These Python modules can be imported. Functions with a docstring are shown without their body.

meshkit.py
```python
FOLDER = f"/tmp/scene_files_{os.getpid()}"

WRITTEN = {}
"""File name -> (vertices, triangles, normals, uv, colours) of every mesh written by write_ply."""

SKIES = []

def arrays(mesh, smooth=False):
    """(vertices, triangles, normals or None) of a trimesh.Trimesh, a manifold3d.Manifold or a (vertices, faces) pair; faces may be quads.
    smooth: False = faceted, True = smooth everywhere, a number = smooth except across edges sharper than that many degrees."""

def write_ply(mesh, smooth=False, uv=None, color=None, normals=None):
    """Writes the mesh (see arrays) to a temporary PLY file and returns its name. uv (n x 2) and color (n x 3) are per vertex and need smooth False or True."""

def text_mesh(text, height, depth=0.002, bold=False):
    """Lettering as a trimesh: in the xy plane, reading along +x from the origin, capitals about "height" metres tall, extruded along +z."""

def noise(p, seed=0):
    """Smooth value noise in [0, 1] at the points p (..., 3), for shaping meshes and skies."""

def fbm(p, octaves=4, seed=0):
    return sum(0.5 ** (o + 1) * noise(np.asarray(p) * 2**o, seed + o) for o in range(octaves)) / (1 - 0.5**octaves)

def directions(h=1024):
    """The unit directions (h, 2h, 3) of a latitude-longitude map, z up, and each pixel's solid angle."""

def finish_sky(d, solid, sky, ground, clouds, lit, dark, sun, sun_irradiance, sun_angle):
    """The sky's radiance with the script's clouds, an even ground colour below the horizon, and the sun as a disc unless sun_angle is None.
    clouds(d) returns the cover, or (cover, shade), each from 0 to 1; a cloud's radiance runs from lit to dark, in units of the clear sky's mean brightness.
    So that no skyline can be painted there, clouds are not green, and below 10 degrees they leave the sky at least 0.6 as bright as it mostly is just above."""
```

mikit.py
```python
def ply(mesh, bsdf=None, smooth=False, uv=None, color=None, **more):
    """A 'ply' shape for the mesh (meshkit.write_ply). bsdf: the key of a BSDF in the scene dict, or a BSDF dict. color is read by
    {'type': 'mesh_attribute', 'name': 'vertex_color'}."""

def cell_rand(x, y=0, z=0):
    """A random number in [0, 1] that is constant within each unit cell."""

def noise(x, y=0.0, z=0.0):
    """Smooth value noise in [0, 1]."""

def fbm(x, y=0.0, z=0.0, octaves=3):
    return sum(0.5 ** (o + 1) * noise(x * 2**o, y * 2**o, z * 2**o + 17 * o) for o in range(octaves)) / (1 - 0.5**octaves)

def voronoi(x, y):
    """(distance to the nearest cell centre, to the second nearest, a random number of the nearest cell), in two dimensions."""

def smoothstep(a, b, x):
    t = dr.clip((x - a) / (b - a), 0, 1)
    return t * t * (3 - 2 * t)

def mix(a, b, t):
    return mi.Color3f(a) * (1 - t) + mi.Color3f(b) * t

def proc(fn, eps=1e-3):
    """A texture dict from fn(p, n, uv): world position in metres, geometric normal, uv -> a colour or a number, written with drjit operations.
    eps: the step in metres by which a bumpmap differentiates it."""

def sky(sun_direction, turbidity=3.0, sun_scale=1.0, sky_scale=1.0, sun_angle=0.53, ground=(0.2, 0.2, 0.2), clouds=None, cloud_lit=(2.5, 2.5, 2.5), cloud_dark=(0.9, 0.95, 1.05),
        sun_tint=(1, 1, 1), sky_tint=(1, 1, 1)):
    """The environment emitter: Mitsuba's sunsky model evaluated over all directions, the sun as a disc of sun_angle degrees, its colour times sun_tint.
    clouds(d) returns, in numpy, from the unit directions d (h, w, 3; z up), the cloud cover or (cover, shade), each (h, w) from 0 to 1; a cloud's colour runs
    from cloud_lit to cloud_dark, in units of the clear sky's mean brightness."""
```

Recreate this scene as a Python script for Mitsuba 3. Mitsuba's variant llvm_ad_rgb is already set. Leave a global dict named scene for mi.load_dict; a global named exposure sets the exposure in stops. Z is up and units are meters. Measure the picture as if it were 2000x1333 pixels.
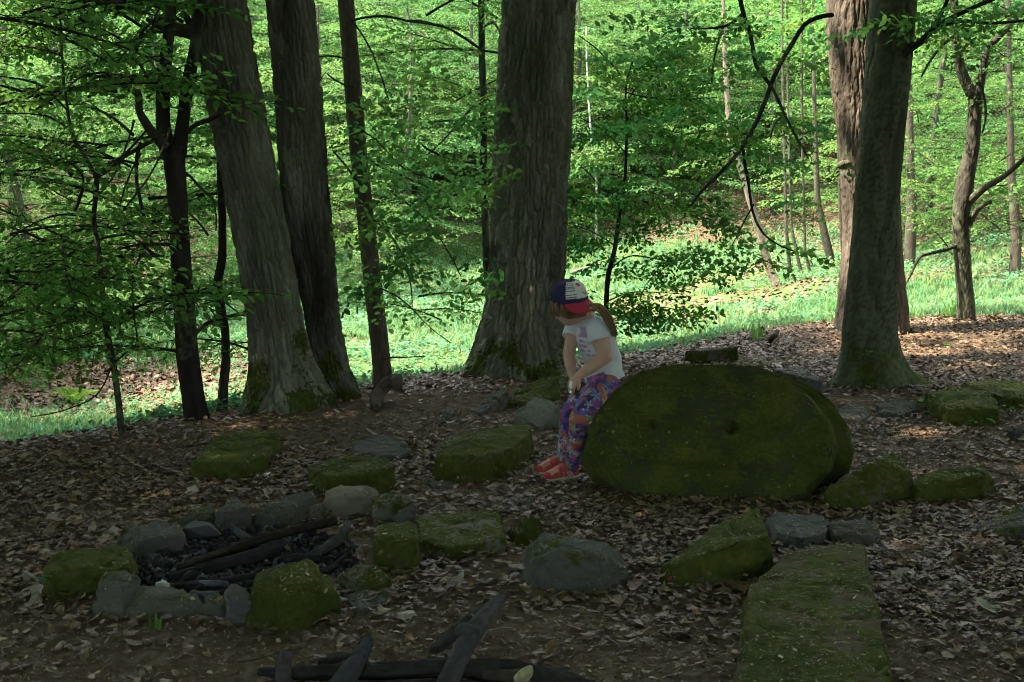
import math, random
import numpy as np, trimesh, manifold3d, drjit as dr, mitsuba as mi
from scipy import ndimage, interpolate
from shapely.geometry import Polygon, Point
import shapely
import mikit, meshkit
from mikit import ply, proc, noise, fbm, voronoi, smoothstep, mix
T = mi.ScalarTransform4f
scene, labels = {}, {}
random.seed(7); rng = np.random.default_rng(7)

# ------------------------------------------------------------------ camera, sky, exposure
EYE = np.array([0.0, 0.0, 1.6]); PITCH = math.radians(7.3); F = 2414.0      # F: focal length in pixels of the 2000 px wide photograph
FWD = np.array([0, math.cos(PITCH), -math.sin(PITCH)]); UP = np.array([0, math.sin(PITCH), math.cos(PITCH)]); RIGHT = np.array([1.0, 0, 0])
scene['camera'] = {'type': 'perspective', 'fov': 45.0, 'fov_axis': 'x', 'near_clip': 0.05, 'far_clip': 900.0,
                   'to_world': T().look_at(origin=EYE.tolist(), target=(EYE + FWD).tolist(), up=[0, 0, 1])}
SUN = np.array([-0.50, -0.10, 0.86]); SUN /= np.linalg.norm(SUN)
scene['sky'] = mikit.sky(SUN.tolist(), turbidity=3, ground=(0.05, 0.06, 0.03), sun_scale=0.62, sun_angle=1.2,
                         clouds=lambda d: 0.35 + 0.6 * meshkit.fbm(d * [2.2, 2.2, 5], 4, 3), cloud_lit=(2.3, 2.3, 2.25), cloud_dark=(1.5, 1.5, 1.5))
exposure = 4.75

# ------------------------------------------------------------------ terrain
def ss(a, b, x):
    t = np.clip((np.asarray(x, float) - a) / (b - a), 0, 1); return t * t * (3 - 2 * t)
_cx = np.array([-60, -12, -6, -3.1, -1.9, -0.4, 1.68, 3.4, 5.8, 9, 20, 60]); _cy = np.array([-6, 3.6, 5.6, 7.6, 8.9, 10.4, 11.9, 13.8, 14.6, 15, 15, 14])
crest = interpolate.PchipInterpolator(_cx, _cy)
_dz = interpolate.PchipInterpolator([-60, -8, -2, 1, 4, 7, 12, 60], [1.6, 1.6, 1.5, 1.25, 0.9, 0.55, 0.4, 0.3])
_low = Polygon([(-70, -70), (70, -70), (70, -5), (30, 9), (14, 17), (10.2, 23), (9.5, 30), (8, 40), (2, 44), (-3, 40), (-6, 30), (-10, 23.5), (-18, 18), (-30, 8), (-70, 0)])
_gx, _gy = np.arange(-120, 121, 0.5), np.arange(-80, 201, 0.5)
_GX, _GY = np.meshgrid(_gx, _gy, indexing='ij')
_out = ~shapely.contains_xy(_low, _GX, _GY)
_dist = ndimage.gaussian_filter(ndimage.distance_transform_edt(_out) * 0.5, 3)
_hill = interpolate.RegularGridInterpolator((_gx, _gy), _dist, bounds_error=False, fill_value=None)
def hill_d(x, y):
    x, y = np.asarray(x, float), np.asarray(y, float)
    return _hill(np.stack([np.clip(x, -120, 120), np.clip(y, -80, 200)], -1))
def H(x, y):
    x, y = np.asarray(x, float), np.asarray(y, float)
    t = y - crest(np.clip(x, -60, 60))
    z = -_dz(np.clip(x, -60, 60)) * ss(-0.6, 7.5, t)
    d = hill_d(x, y)
    z = z + 0.40 * np.minimum(d, 60) * (1 - 0.25 * ss(10, 60, d))
    p = np.stack([x * 0.9, y * 0.9, x * 0], -1)
    near = np.exp(-((y - 7) / 14) ** 2)
    z = z + (meshkit.fbm(p, 3, 5) - 0.5) * 0.10 * near + (meshkit.fbm(p * 0.25, 2, 9) - 0.5) * 0.5 * ss(4, 14, t) 
    z = z + (meshkit.fbm(p * 7, 2, 3) - 0.5) * 0.022 * near
    return z

# ------------------------------------------------------------------ from the photograph's pixels to points of the place
def ray(px, py):
    d = FWD + (px - 1000.0) / F * RIGHT - (py - 666.5) / F * UP
    return d / d[1]
def P(px, py, D): return EYE + ray(px, py) * D                  # the point at D metres ahead
def Z(px, py, z):                                               # the point at height z
    d = ray(px, py); return EYE + d * ((z - EYE[2]) / d[2])
def G(px, py, h=0.0):                                           # the point on the ground (or h above it)
    d = ray(px, py); s = np.arange(2.5, 60, 0.02)
    q = EYE + d * s[:, None]
    below = q[:, 2] < H(q[:, 0], q[:, 1]) + h
    return q[np.argmax(below)] if below.any() else q[-1]

# ------------------------------------------------------------------ materials
def noise3(p, s): return noise(p.x * s, p.y * s, p.z * s)
def vc(): return {'type': 'mesh_attribute', 'name': 'vertex_color'}
def rgb(*c): return {'type': 'rgb', 'value': list(c)}
def pr(color, rough=0.8, spec=0.3, **k): return {'type': 'principled', 'base_color': color, 'roughness': rough, 'specular': spec, **k}
def grain_height(p, n, uv): return fbm(p.x * 70, p.y * 70, p.z * 70, octaves=3)
scene['mat_stone'] = {'type': 'bumpmap', 'arbitrary': proc(grain_height, 0.003), 'scale': 0.016, 'bsdf': pr(vc(), 0.9, 0.15)}
def bark_height(p, n, uv): return fbm(p.x * 55, p.y * 55, p.z * 14, octaves=3)
scene['mat_bark'] = {'type': 'bumpmap', 'arbitrary': proc(bark_height, 0.004), 'scale': 0.02, 'bsdf': pr(vc(), 0.9, 0.15)}
scene['mat_leaf'] = {'type': 'principledthin', 'base_color': vc(), 'roughness': 0.42, 'eta': 1.4, 'diff_trans': 1.05, 'spec_trans': 0.0}
scene['mat_litter'] = {'type': 'twosided', 'bsdf': pr(vc(), 0.55, 0.4)}
scene['mat_plain'] = {'type': 'twosided', 'bsdf': pr(vc(), 0.8, 0.25)}
def ground_color(p, n, uv):
    g = fbm(p.x * 3, p.y * 3, 0, octaves=4); fine = fbm(p.x * 38, p.y * 38, 4, octaves=3)
    soil = mix((0.060, 0.041, 0.027), (0.125, 0.088, 0.058), fine * 0.8 + g * 0.3)
    green = smoothstep(-0.30, -0.42, p.z + (fbm(p.x * 1.3, p.y * 1.3, 1, octaves=4) - .5) * .9) * smoothstep(0.34, 0.40, fbm(p.x * 9, p.y * 9, 5, octaves=3))
    chip = smoothstep(0.56, 0.62, fbm(p.x * 22 + 9, p.y * 22, 2, octaves=3))
    soil = mix(soil, mix((0.10, 0.075, 0.05), (0.17, 0.135, 0.10), fine), chip * 0.7)
    return mix(soil, mix((0.040, 0.080, 0.022), (0.085, 0.15, 0.045), fine), green * (1 - smoothstep(0.30, 0.42, dr.exp(-(dr.square((p.x + 6.6) / 3.2) + dr.square((p.y - 19.7) / 2.5))) + (g - .5) * .5)))
def ground_height(p, n, uv): return fbm(p.x * 30, p.y * 30, p.z * 8, octaves=3)
scene['mat_ground'] = {'type': 'bumpmap', 'arbitrary': proc(ground_height, 0.006), 'scale': 0.03, 'bsdf': pr(proc(ground_color), 0.95, 0.1)}

# ------------------------------------------------------------------ mesh helpers
def label(key, text=None, cat=None, group=None, kind=None):
    labels[key] = {k: v for k, v in (('label', text), ('category', cat), ('group', group), ('kind', kind)) if v}
_names = {}
def numbered(name):
    i = _names.get(name, 1 if name in scene or name in labels else 0); _names[name] = i + 1
    return f'{name}_{i:03d}' if i else name
def part(root, name, *a, **k):
    key = numbered(f'{root}__{name}'); scene[key] = ply(*a, **k); return key
class MB:                                                       # collects pieces that become ONE mesh
    def __init__(s): s.v, s.f, s.c, s.n = [], [], [], 0
    def add(s, v, f, c=(0.5, 0.5, 0.5)):
        v = np.asarray(v, float); c = np.broadcast_to(np.asarray(c, float), v.shape)
        s.v.append(v); s.f.append(np.asarray(f, int) + s.n); s.c.append(c); s.n += len(v); return s
    def get(s): return np.vstack(s.v), np.vstack(s.f), np.vstack(s.c)
    def ply(s, mat, smooth=False):
        v, f, c = s.get(); return ply((v, f), mat, smooth=smooth, color=c)
def spline(pts, n, fine=None):
    """n points along the line; fine = (share of the points, up to which row): more of them on the first rows."""
    pts = np.asarray(pts, float)
    if len(pts) == 2: return pts[0] + (pts[1] - pts[0]) * np.linspace(0, 1, n)[:, None]
    t = np.r_[0, np.cumsum(np.linalg.norm(np.diff(pts[:, :3], axis=0), axis=1) + 1e-6)]
    at = np.linspace(0, t[-1], n)
    if fine: k = int(n * fine[0]); at = np.r_[np.linspace(0, t[fine[1]], k), np.linspace(t[fine[1]], t[-1], n - k + 1)[1:]]
    return interpolate.PchipInterpolator(t, pts)(at)
def tube(pts, n, k, disp=None, caps=True, fine=None, dense=0.0):
    """pts: rows (x, y, z, radius). Rings of k vertices along the smoothed line; disp(theta, s, r) adds to the radius."""
    q = spline(pts, n, fine); c, r = q[:, :3], q[:, 3]
    t = np.gradient(c, axis=0); t /= np.linalg.norm(t, axis=1, keepdims=True) + 1e-12
    u = np.zeros_like(t); ref = np.array([0, 1.0, 0]) if abs(t[0, 1]) < 0.8 else np.array([1.0, 0, 0]); u0 = np.cross(t[0], ref)
    for i_ in range(n): u0 = u0 - t[i_] * (u0 @ t[i_]); u0 = u0 / (np.linalg.norm(u0) + 1e-12); u[i_] = u0
    w = np.cross(t, u)
    th = np.arange(k) / k * 2 * np.pi; th = th - dense * np.sin(2 * (th - np.pi / 2)) / 2 if dense else th
    s = np.r_[0, np.cumsum(np.linalg.norm(np.diff(c, axis=0), axis=1))]
    R = np.repeat(r[:, None], k, 1)
    if disp is not None: R = R + disp(np.repeat(th[None], n, 0), np.repeat(s[:, None], k, 1), R)
    v = (c[:, None] + R[..., None] * (np.cos(th)[None, :, None] * u[:, None] + np.sin(th)[None, :, None] * w[:, None])).reshape(-1, 3)
    i, j = np.meshgrid(np.arange(n - 1), np.arange(k), indexing='ij'); j2 = (j + 1) % k
    a, b, d, e = (i * k + j).ravel(), (i * k + j2).ravel(), ((i + 1) * k + j2).ravel(), ((i + 1) * k + j).ravel()
    f = np.vstack([np.stack([a, b, d], 1), np.stack([a, d, e], 1)])
    if caps:
        v = np.vstack([v, c[:1], c[-1:]]); m = np.arange(k); m2 = (m + 1) % k
        f = np.vstack([f, np.stack([m2, m, m * 0 + n * k], 1), np.stack([m + (n - 1) * k, m2 + (n - 1) * k, m * 0 + n * k + 1], 1)])
    return v, f
def rotm(az, tilt, roll):
    """Rotation matrices (n, 3, 3): roll about x, tilt about y, turn about z."""
    ca, sa, ct, st, cr, sr = np.cos(az), np.sin(az), np.cos(tilt), np.sin(tilt), np.cos(roll), np.sin(roll)
    o, z = np.ones_like(ca), np.zeros_like(ca)
    Rz = np.stack([ca, -sa, z, sa, ca, z, z, z, o], -1).reshape(-1, 3, 3)
    Ry = np.stack([ct, z, st, z, o, z, -st, z, ct], -1).reshape(-1, 3, 3)
    Rx = np.stack([o, z, z, z, cr, -sr, z, sr, cr], -1).reshape(-1, 3, 3)
    return Rz @ Ry @ Rx

# ------------------------------------------------------------------ leaf sprays: flat twigs with leaves left and right
def leaf_shape(L, wd, detail):
    if detail: # base, pairs, tip, folded along the midrib
        v = np.array([[0, 0, 0], [.3, .42, .10], [.68, .40, .08], [1, 0, -.10], [.68, -.40, .08], [.3, -.42, .10], [.5, 0, 0]]) * [L, wd, wd]
        f = [[0, 6, 1], [1, 6, 2], [2, 6, 3], [3, 6, 4], [4, 6, 5], [5, 6, 0]]
    else:
        v = np.array([[0, 0, 0], [.5, .46, .05], [1, 0, -.08], [.5, -.46, .05]]) * [L, wd, wd]; f = [[0, 2, 1], [0, 3, 2]]
    return v, np.array(f)
def spray_template(seed, nleaf=36, L=0.085, span=0.9, detail=False, twig=True, rough=0.5):
    r = np.random.default_rng(seed); V, Fc, I = [], [], []; n = 0
    lv, lf = leaf_shape(L, L * 0.62, detail)
    axes = [(np.zeros(3), 0.0, span)]
    for k in range(6): axes.append((np.array([span * (0.12 + 0.13 * k), 0, 0]), (1 if k % 2 else -1) * r.uniform(.6, 1.0), span * r.uniform(.28, .5) * (1 - 0.08 * k)))
    per = nleaf // len(axes) + 1
    for (o, a, ln) in axes:
        for k in range(per):
            t = (k + 0.6) / per; side = 1 if k % 2 else -1
            b = o + np.array([math.cos(a), math.sin(a), 0]) * ln * t + [0, 0, -0.18 * (ln * t + np.linalg.norm(o)) ** 2 + r.normal(0, .02)]
            R = rotm(np.array([a + side * r.uniform(.5, 1.1)]), np.array([r.normal(0.1, rough)]), np.array([r.normal(0, rough)]))[0]
            V.append((lv * r.uniform(.7, 1.15)) @ R.T + b); Fc.append(lf + n); I.append(np.full(len(lv), len(I))); n += len(lv)
    return np.vstack(V), np.vstack(Fc), np.concatenate(I)
LEAF_FAR = [spray_template(s, 20, 0.128, 0.95) for s in range(6)]
LEAF_MID = [spray_template(20 + s, 36, 0.085, 0.85) for s in range(6)]
LEAF_NEAR = [spray_template(40 + s, 30, 0.082, 0.7, True) for s in range(6)]
LEAF_BIG = [spray_template(60 + s, 13, 0.36, 1.4, rough=0.6) for s in range(6)]
def foliage(mb, centers, templates, seed, scale=1.0, tilt=0.35, col=(0.10, 0.26, 0.045), var=0.25, az=None):
    r = np.random.default_rng(seed); centers = np.asarray(centers, float); n = len(centers)
    which = r.integers(0, len(templates), n)
    R = rotm(r.uniform(0, 2 * np.pi, n) if az is None else az + r.normal(0, .5, n), r.normal(0.08, tilt, n), r.normal(0, tilt, n)) * (scale * r.uniform(.75, 1.25, n))[:, None, None]
    bright = np.exp(r.normal(0, var, n))[:, None]; hue = r.normal(0, 0.12, (n, 1))
    base = np.array(col) * bright * np.hstack([1 + hue * 1.5, 1 + 0 * hue, 1 - hue])
    for k, (tv, tf, ti) in enumerate(templates):
        m = np.nonzero(which == k)[0]
        if not len(m): continue
        v = np.einsum('nij,pj->npi', R[m], tv) + centers[m][:, None]
        lf = np.exp(r.normal(0, 0.18, (len(m), ti.max() + 1)))[:, ti]
        c = base[m][:, None, :] * lf[..., None]
        f = (tf[None] + (np.arange(len(m)) * len(tv))[:, None, None]).reshape(-1, 3)
        mb.add(v.reshape(-1, 3), f, np.clip(c, 0.005, 0.7).reshape(-1, 3))
def in_blob(n, seed, c, rad, shell=0.0, layers=0.0):
    r = np.random.default_rng(seed); d = r.normal(size=(n, 3)); d /= np.linalg.norm(d, axis=1, keepdims=True)
    q = d * (r.uniform(shell, 1, n) ** (1 / 3.0))[:, None] * np.asarray(rad, float) + np.asarray(c, float)
    if layers: q[:, 2] = np.round(q[:, 2] / layers) * layers + r.normal(0, layers * .12, n)
    return q

# ------------------------------------------------------------------ boughs: a branch with flat layered twigs and leaves; trees carry copies of them
def bough(seed, L, detail, wood_c, col, span=2.6):
    r = np.random.default_rng(seed); mbw, V, Fc, C = MB(), [], [], []; n = 0; lv, lf = leaf_shape(L, L * .62, detail)
    ts = np.linspace(0, 1, 9); cur = r.uniform(-.35, .35); rise = r.uniform(.05, .3)
    main = np.stack([span * ts, span * cur * ts ** 2, span * (rise * ts - (rise + .12) * ts ** 2), .016 * (1 - .85 * ts)], 1); mbw.add(*tube(main, 12, 5, caps=False), wood_c)
    lines = [spline(main, 40)[10:, :3]]
    for k in range(17):
        t = .14 + .05 * k + r.normal(0, .012); t = min(t, .98); o = spline(main, 50)[int(t * 49), :3]; a = math.atan2(2 * cur * t, 1) + (1 if k % 2 else -1) * r.uniform(.6, 1.05); ln = span * r.uniform(.24, .42) * (1 - .62 * abs(t - .35))
        u = np.linspace(0, 1, 6); q = np.stack([o[0] + np.cos(a) * ln * u, o[1] + np.sin(a) * ln * u, o[2] + ln * (r.uniform(-.12, .12) * u - .16 * u ** 2), .006 * (1 - .8 * u)], 1); mbw.add(*tube(q, 6, 3, caps=False), wood_c); lines.append(spline(q, 30)[4:, :3])
    for q in lines:
        ln = np.linalg.norm(q[-1] - q[0]); m = int(ln / (L * .50)); d = (q[-1] - q[0]) / ln; a = math.atan2(d[1], d[0]); den = r.uniform(.75, 1.2)
        for k in range(m):
            if r.uniform() > den: continue
            b = q[min(int((k + .5) / m * len(q)), len(q) - 1)] + r.normal(0, .012, 3); s_ = 1 if k % 2 else -1
            R = rotm(np.array([a + s_ * r.uniform(.5, 1.1)]), np.array([r.normal(.25, .38)]), np.array([r.normal(0, .45)]))[0]
            V.append(lv @ R.T * r.uniform(.7, 1.2) + b); Fc.append(lf + n); n += len(lv); C.append(np.repeat(np.clip(np.array(col) * math.exp(r.normal(0, .2)) * (1 + r.normal(0, .07, 3)), .005, .7)[None], len(lv), 0))
    w = mbw.get(); return {'type': 'shapegroup', 'leaves': ply((np.vstack(V), np.vstack(Fc)), 'mat_leaf', color=np.vstack(C)), 'twigs': ply(w[:2], 'mat_bark', color=w[2])}
TINTS = [(.125, .285, .078), (.160, .305, .078), (.105, .265, .085)]
for i_ in range(5):
    for k_, c_ in enumerate(TINTS): scene[f'bough_far_{i_}{k_}'] = bough(3000 + i_ * 7 + k_, .104, False, (.06, .055, .045), c_)
for i_ in range(4):
    for k_, c_ in enumerate(((.115, .28, .060), (.135, .29, .062))): scene[f'bough_near_{i_}{k_}'] = bough(3100 + i_ * 7 + k_, .078, True, (.03, .027, .023), c_, 1.7)
def hang(key, name, group, o, az, rise, roll, sc):
    """one bough of that group as a piece of key's crown"""
    global _hung; _hung[key] = _hung.get(key, 0) + 1
    labels[f'{key}__{name}__twigs' if name else f'{key}__twigs'] = {'kind': 'stuff'}
    M = np.eye(4); M[:3, :3] = rotm(np.array([az]), np.array([-rise]), np.array([roll]))[0] * sc; M[:3, 3] = o
    scene[f'{key}__{name}__{_hung[key]:03d}' if name else f'{key}__{_hung[key]:03d}'] = {'type': 'instance', 'to_world': T(M), 'group': {'type': 'ref', 'id': group}}
_hung = {}

# ================================================================== THE SETTING
def axis(*segs):
    out = []
    for a, b, st in segs: out.append(np.arange(a, b, st))
    return np.unique(np.round(np.concatenate(out), 4))
ax = axis((-320, -120, 20), (-120, -30, 2.5), (-30, -9, .5), (-9, -5, .12), (-5, 6, .07), (6, 10, .12), (10, 30, .5), (30, 120, 2.5), (120, 321, 20))
ay = axis((-120, -20, 10), (-20, 2, 1), (2, 3.4, .1), (3.4, 9, .06), (9, 16, .08), (16, 50, .4), (50, 110, 1.5), (110, 201, 8), (201, 500, 25))
gx, gy = np.meshgrid(ax, ay, indexing='ij'); gz = H(gx, gy); nx, ny = gx.shape
ii, jj = np.meshgrid(np.arange(nx - 1), np.arange(ny - 1), indexing='ij'); q = (ii * ny + jj).ravel()
gf = np.vstack([np.stack([q, q + ny, q + ny + 1], 1), np.stack([q, q + ny + 1, q + 1], 1)])
scene['ground'] = ply((np.stack([gx, gy, gz], -1).reshape(-1, 3), gf), 'mat_ground', smooth=True)
label('ground', 'brown woodland floor of soil and crumbled leaves, dropping to a glade and rising into a hillside', 'ground', kind='structure')

# ------------------------------------------------------------------ bark
from scipy.spatial import cKDTree
def plates(seed, u, s, girth, ridge, stretch):
    """furrowed bark: cells much longer than wide, laid round the trunk. Returns (how far from the nearest crack, in ridge widths; a random number of the plate)."""
    q = np.random.default_rng(seed); nc = max(4, round(girth / ridge)); w = girth / nc; nr = int(np.ceil((s.max() + .5) / (ridge * stretch))) + 2
    ci, ri = np.meshgrid(np.arange(nc), np.arange(nr), indexing='ij'); cx = (ci + q.uniform(.12, .88, ci.shape)); cy = ri - 1 + q.uniform(0, 1, ci.shape) + .5 * (ci % 2)
    pts = np.stack([cx.ravel(), cy.ravel()], 1); rid = q.uniform(0, 1, len(pts)); wrap = np.vstack([pts - [nc, 0], pts, pts + [nc, 0]]); rid = np.tile(rid, 3)
    x = u / w; y = s / (ridge * stretch); wob = (meshkit.fbm(np.stack([x * .35, y * 2.2, 0 * x], -1), 3, seed) - .5) * .45; x = x + wob; y = y + (meshkit.noise(np.stack([x * 1.7, y * 3, 0 * x], -1), seed + 4) - .5) * .35
    d, i = cKDTree(wrap).query(np.stack([x.ravel(), y.ravel()], 1), k=2); return (d[:, 1] - d[:, 0]).reshape(u.shape), rid[i[:, 0]].reshape(u.shape)
def bark_disp(seed, ridge=0.035, amp=0.014, stretch=5.0, lump=0.03, keep=None):
    def d(th, s, R):
        g = 2 * np.pi * float(np.median(R)); u = np.where(th < 0, th + 2 * np.pi, th) % (2 * np.pi) / (2 * np.pi) * g
        f, rid = plates(seed, u, s, g, ridge, stretch); f2, rid2 = plates(seed + 50, u, s, g, ridge * .62, stretch * .55)
        if keep is not None: keep['rid'] = rid; keep['f'] = f
        big = meshkit.fbm(np.stack([np.cos(th) * 1.6, np.sin(th) * 1.6, s * .8], -1), 2, seed + 7) - .5
        fine = meshkit.noise(np.stack([u * 160, s * 45, 0 * u], -1), seed + 9) - .5
        return amp * (ss(.02, .42, f) * (.8 + .4 * rid) + .30 * ss(0, .3, f2) - 1.0 + .16 * fine) + lump * big * R.mean() / .3
    return d
def flare_disp(base, seed, lobes=5, amp=0.5, reach=0.55):
    """root flare: lobes near the foot (s measured upwards from the start of the line)."""
    r = np.random.default_rng(seed); ph = r.uniform(0, 6.28); a2 = r.uniform(0, 6.28)
    def d(th, s, R):
        e = np.exp(-np.maximum(s - 0.15, 0) / reach)
        lob = (0.5 + 0.5 * np.cos(lobes * th + ph)) ** 1.5 * .7 + .3 * (0.5 + 0.5 * np.cos(2 * th + a2))
        return base(th, s, R) + R * amp * e * e * lob
    return d
def bark_color(v, seed, a=(0.105, 0.088, 0.070), b=(0.19, 0.165, 0.135), moss=0.0, moss_top=0.8, z0=0.0, lichen=0.25):
    p = np.asarray(v); sc = np.array([5, 5, 1.2])
    n = meshkit.fbm(p * sc, 3, seed); fine = meshkit.noise(p * [70, 70, 22], seed + 3)
    c = np.array(a) + (np.array(b) - np.array(a)) * np.clip((n - .3) * 2, 0, 1)[:, None]
    c = c * (0.75 + .5 * fine[:, None])
    li = (meshkit.fbm(p * [4, 4, 1.6], 3, seed + 11) > 1 - lichen - .22) & (meshkit.noise(p * 45, seed + 5) > .45)
    c[li] = c[li] * .5 + np.array([0.10, 0.125, 0.075]) * .6
    if moss > 0:
        m = meshkit.fbm(p * [6, 6, 4], 4, seed + 21) + .25 * (meshkit.noise(p * 60, seed + 23) - .5)
        cut = .78 - moss * .5 + .35 * (p[:, 2] - z0) / moss_top
        mm = m > cut
        c[mm] = np.array([0.055, 0.075, 0.018]) * (0.6 + .9 * meshkit.noise(p[mm] * 50, seed + 29)[:, None])
    return c
def stem(root, name, px, D, n, k, top=None, seed=1, disp=True, amp=0.014, ridge=.035, flare=0.0, lobes=5, moss=0.0, moss_top=.8, a=(0.105, 0.088, 0.070), b=(0.19, 0.165, 0.135), sink=0.25, lichen=.25, post=None, reach=.55, stretch=5.0):
    """px: rows (x, y, width) of the outline from the foot upwards, all D metres ahead; top: (dx, dy, z, radius) goes on upwards out of sight."""
    rows = []
    for (x, y, w) in px:
        p = P(x, y, D); rows.append([*p, 0.5 * w * D / F])
    f = rows[0]; rows.insert(0, [f[0], f[1], min(f[2], float(H(f[0], f[1]))) - sink, f[3] * 1.04])
    if top is not None:
        l = rows[-1]; rows.append([l[0] + top[0], l[1] + top[1], top[2], top[3]])
    keep = {}; base = bark_disp(seed, ridge, amp, stretch, keep=keep) if disp else None
    if base is not None and flare: base = flare_disp(base, seed, lobes, flare, reach)
    v, fc = tube(rows, n, k, base, fine=(.93, len(rows) - 2) if top is not None else None, dense=.55 if k > 100 else 0.0)
    if post is not None: v = post(v)
    c = bark_color(v, seed, a, b, moss, moss_top, rows[1][2], lichen)
    if keep: nk = n * k; c[:nk] *= (.72 + .5 * keep['rid'].ravel())[:, None]
    key = part(root, name, (v, fc), 'mat_bark', smooth=True, color=c)
    return rows, key
def limb(root, name, pts, n=24, k=7, seed=3, a=(0.05, 0.042, 0.034), b=(0.10, 0.085, 0.07), r0=None, mat='mat_bark'):
    v, f = tube(pts, n, k); v = v + (meshkit.noise(v * 14, seed)[:, None] - .5) * 0.006
    return part(root, name, (v, f), mat, smooth=True, color=bark_color(v, seed, a, b))
def pline(D, rows, D1=None):
    """rows (px, py, width in px) at D metres ahead, going over to D1."""
    n = len(rows); out = []
    for i, (x, y, w) in enumerate(rows):
        d = D + ((D1 if D1 is not None else D) - D) * i / max(n - 1, 1); out.append([*P(x, y, d), 0.5 * w * d / F])
    return out
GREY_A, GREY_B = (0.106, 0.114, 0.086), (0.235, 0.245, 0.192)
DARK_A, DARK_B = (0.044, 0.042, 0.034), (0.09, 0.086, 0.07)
LEAFC = (0.122, 0.285, 0.068)

# ------------------------------------------------------------------ the trees of the camp, by their outlines
def crown(root, blobs, templates, seed, col=LEAFC, scale=1.0, tilt=.3, name='crown', mat='mat_leaf', layers=0.35, gaps=()):
    """blobs: (px, py, D, half width px, half height px, half depth m, sprays) or (x, y, z, rx, ry, rz, n, 'm')."""
    mb = MB()
    for i, b in enumerate(blobs):
        if b[-1] == 'm': c, rad, n = b[:3], b[3:6], b[6]
        else: c, rad, n = P(b[0], b[1], b[2]), (b[3] * b[2] / F, b[5], b[4] * b[2] / F), b[6]
        pts = in_blob(n, seed * 31 + i, c, rad, 0.0, layers)
        for (g0, gr) in gaps:
            t = ((pts - g0) @ SUN)[:, None] * SUN; pts = pts[np.linalg.norm(pts - g0 - t, axis=1) > gr + .5]
        pts = pts[pts[:, 2] > H(pts[:, 0], pts[:, 1]) + .15]
        foliage(mb, pts, templates, seed * 57 + i, scale, tilt, col)
    key = numbered(f'{root}__{name}'); scene[key] = mb.ply(mat, smooth=False); return key
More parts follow.
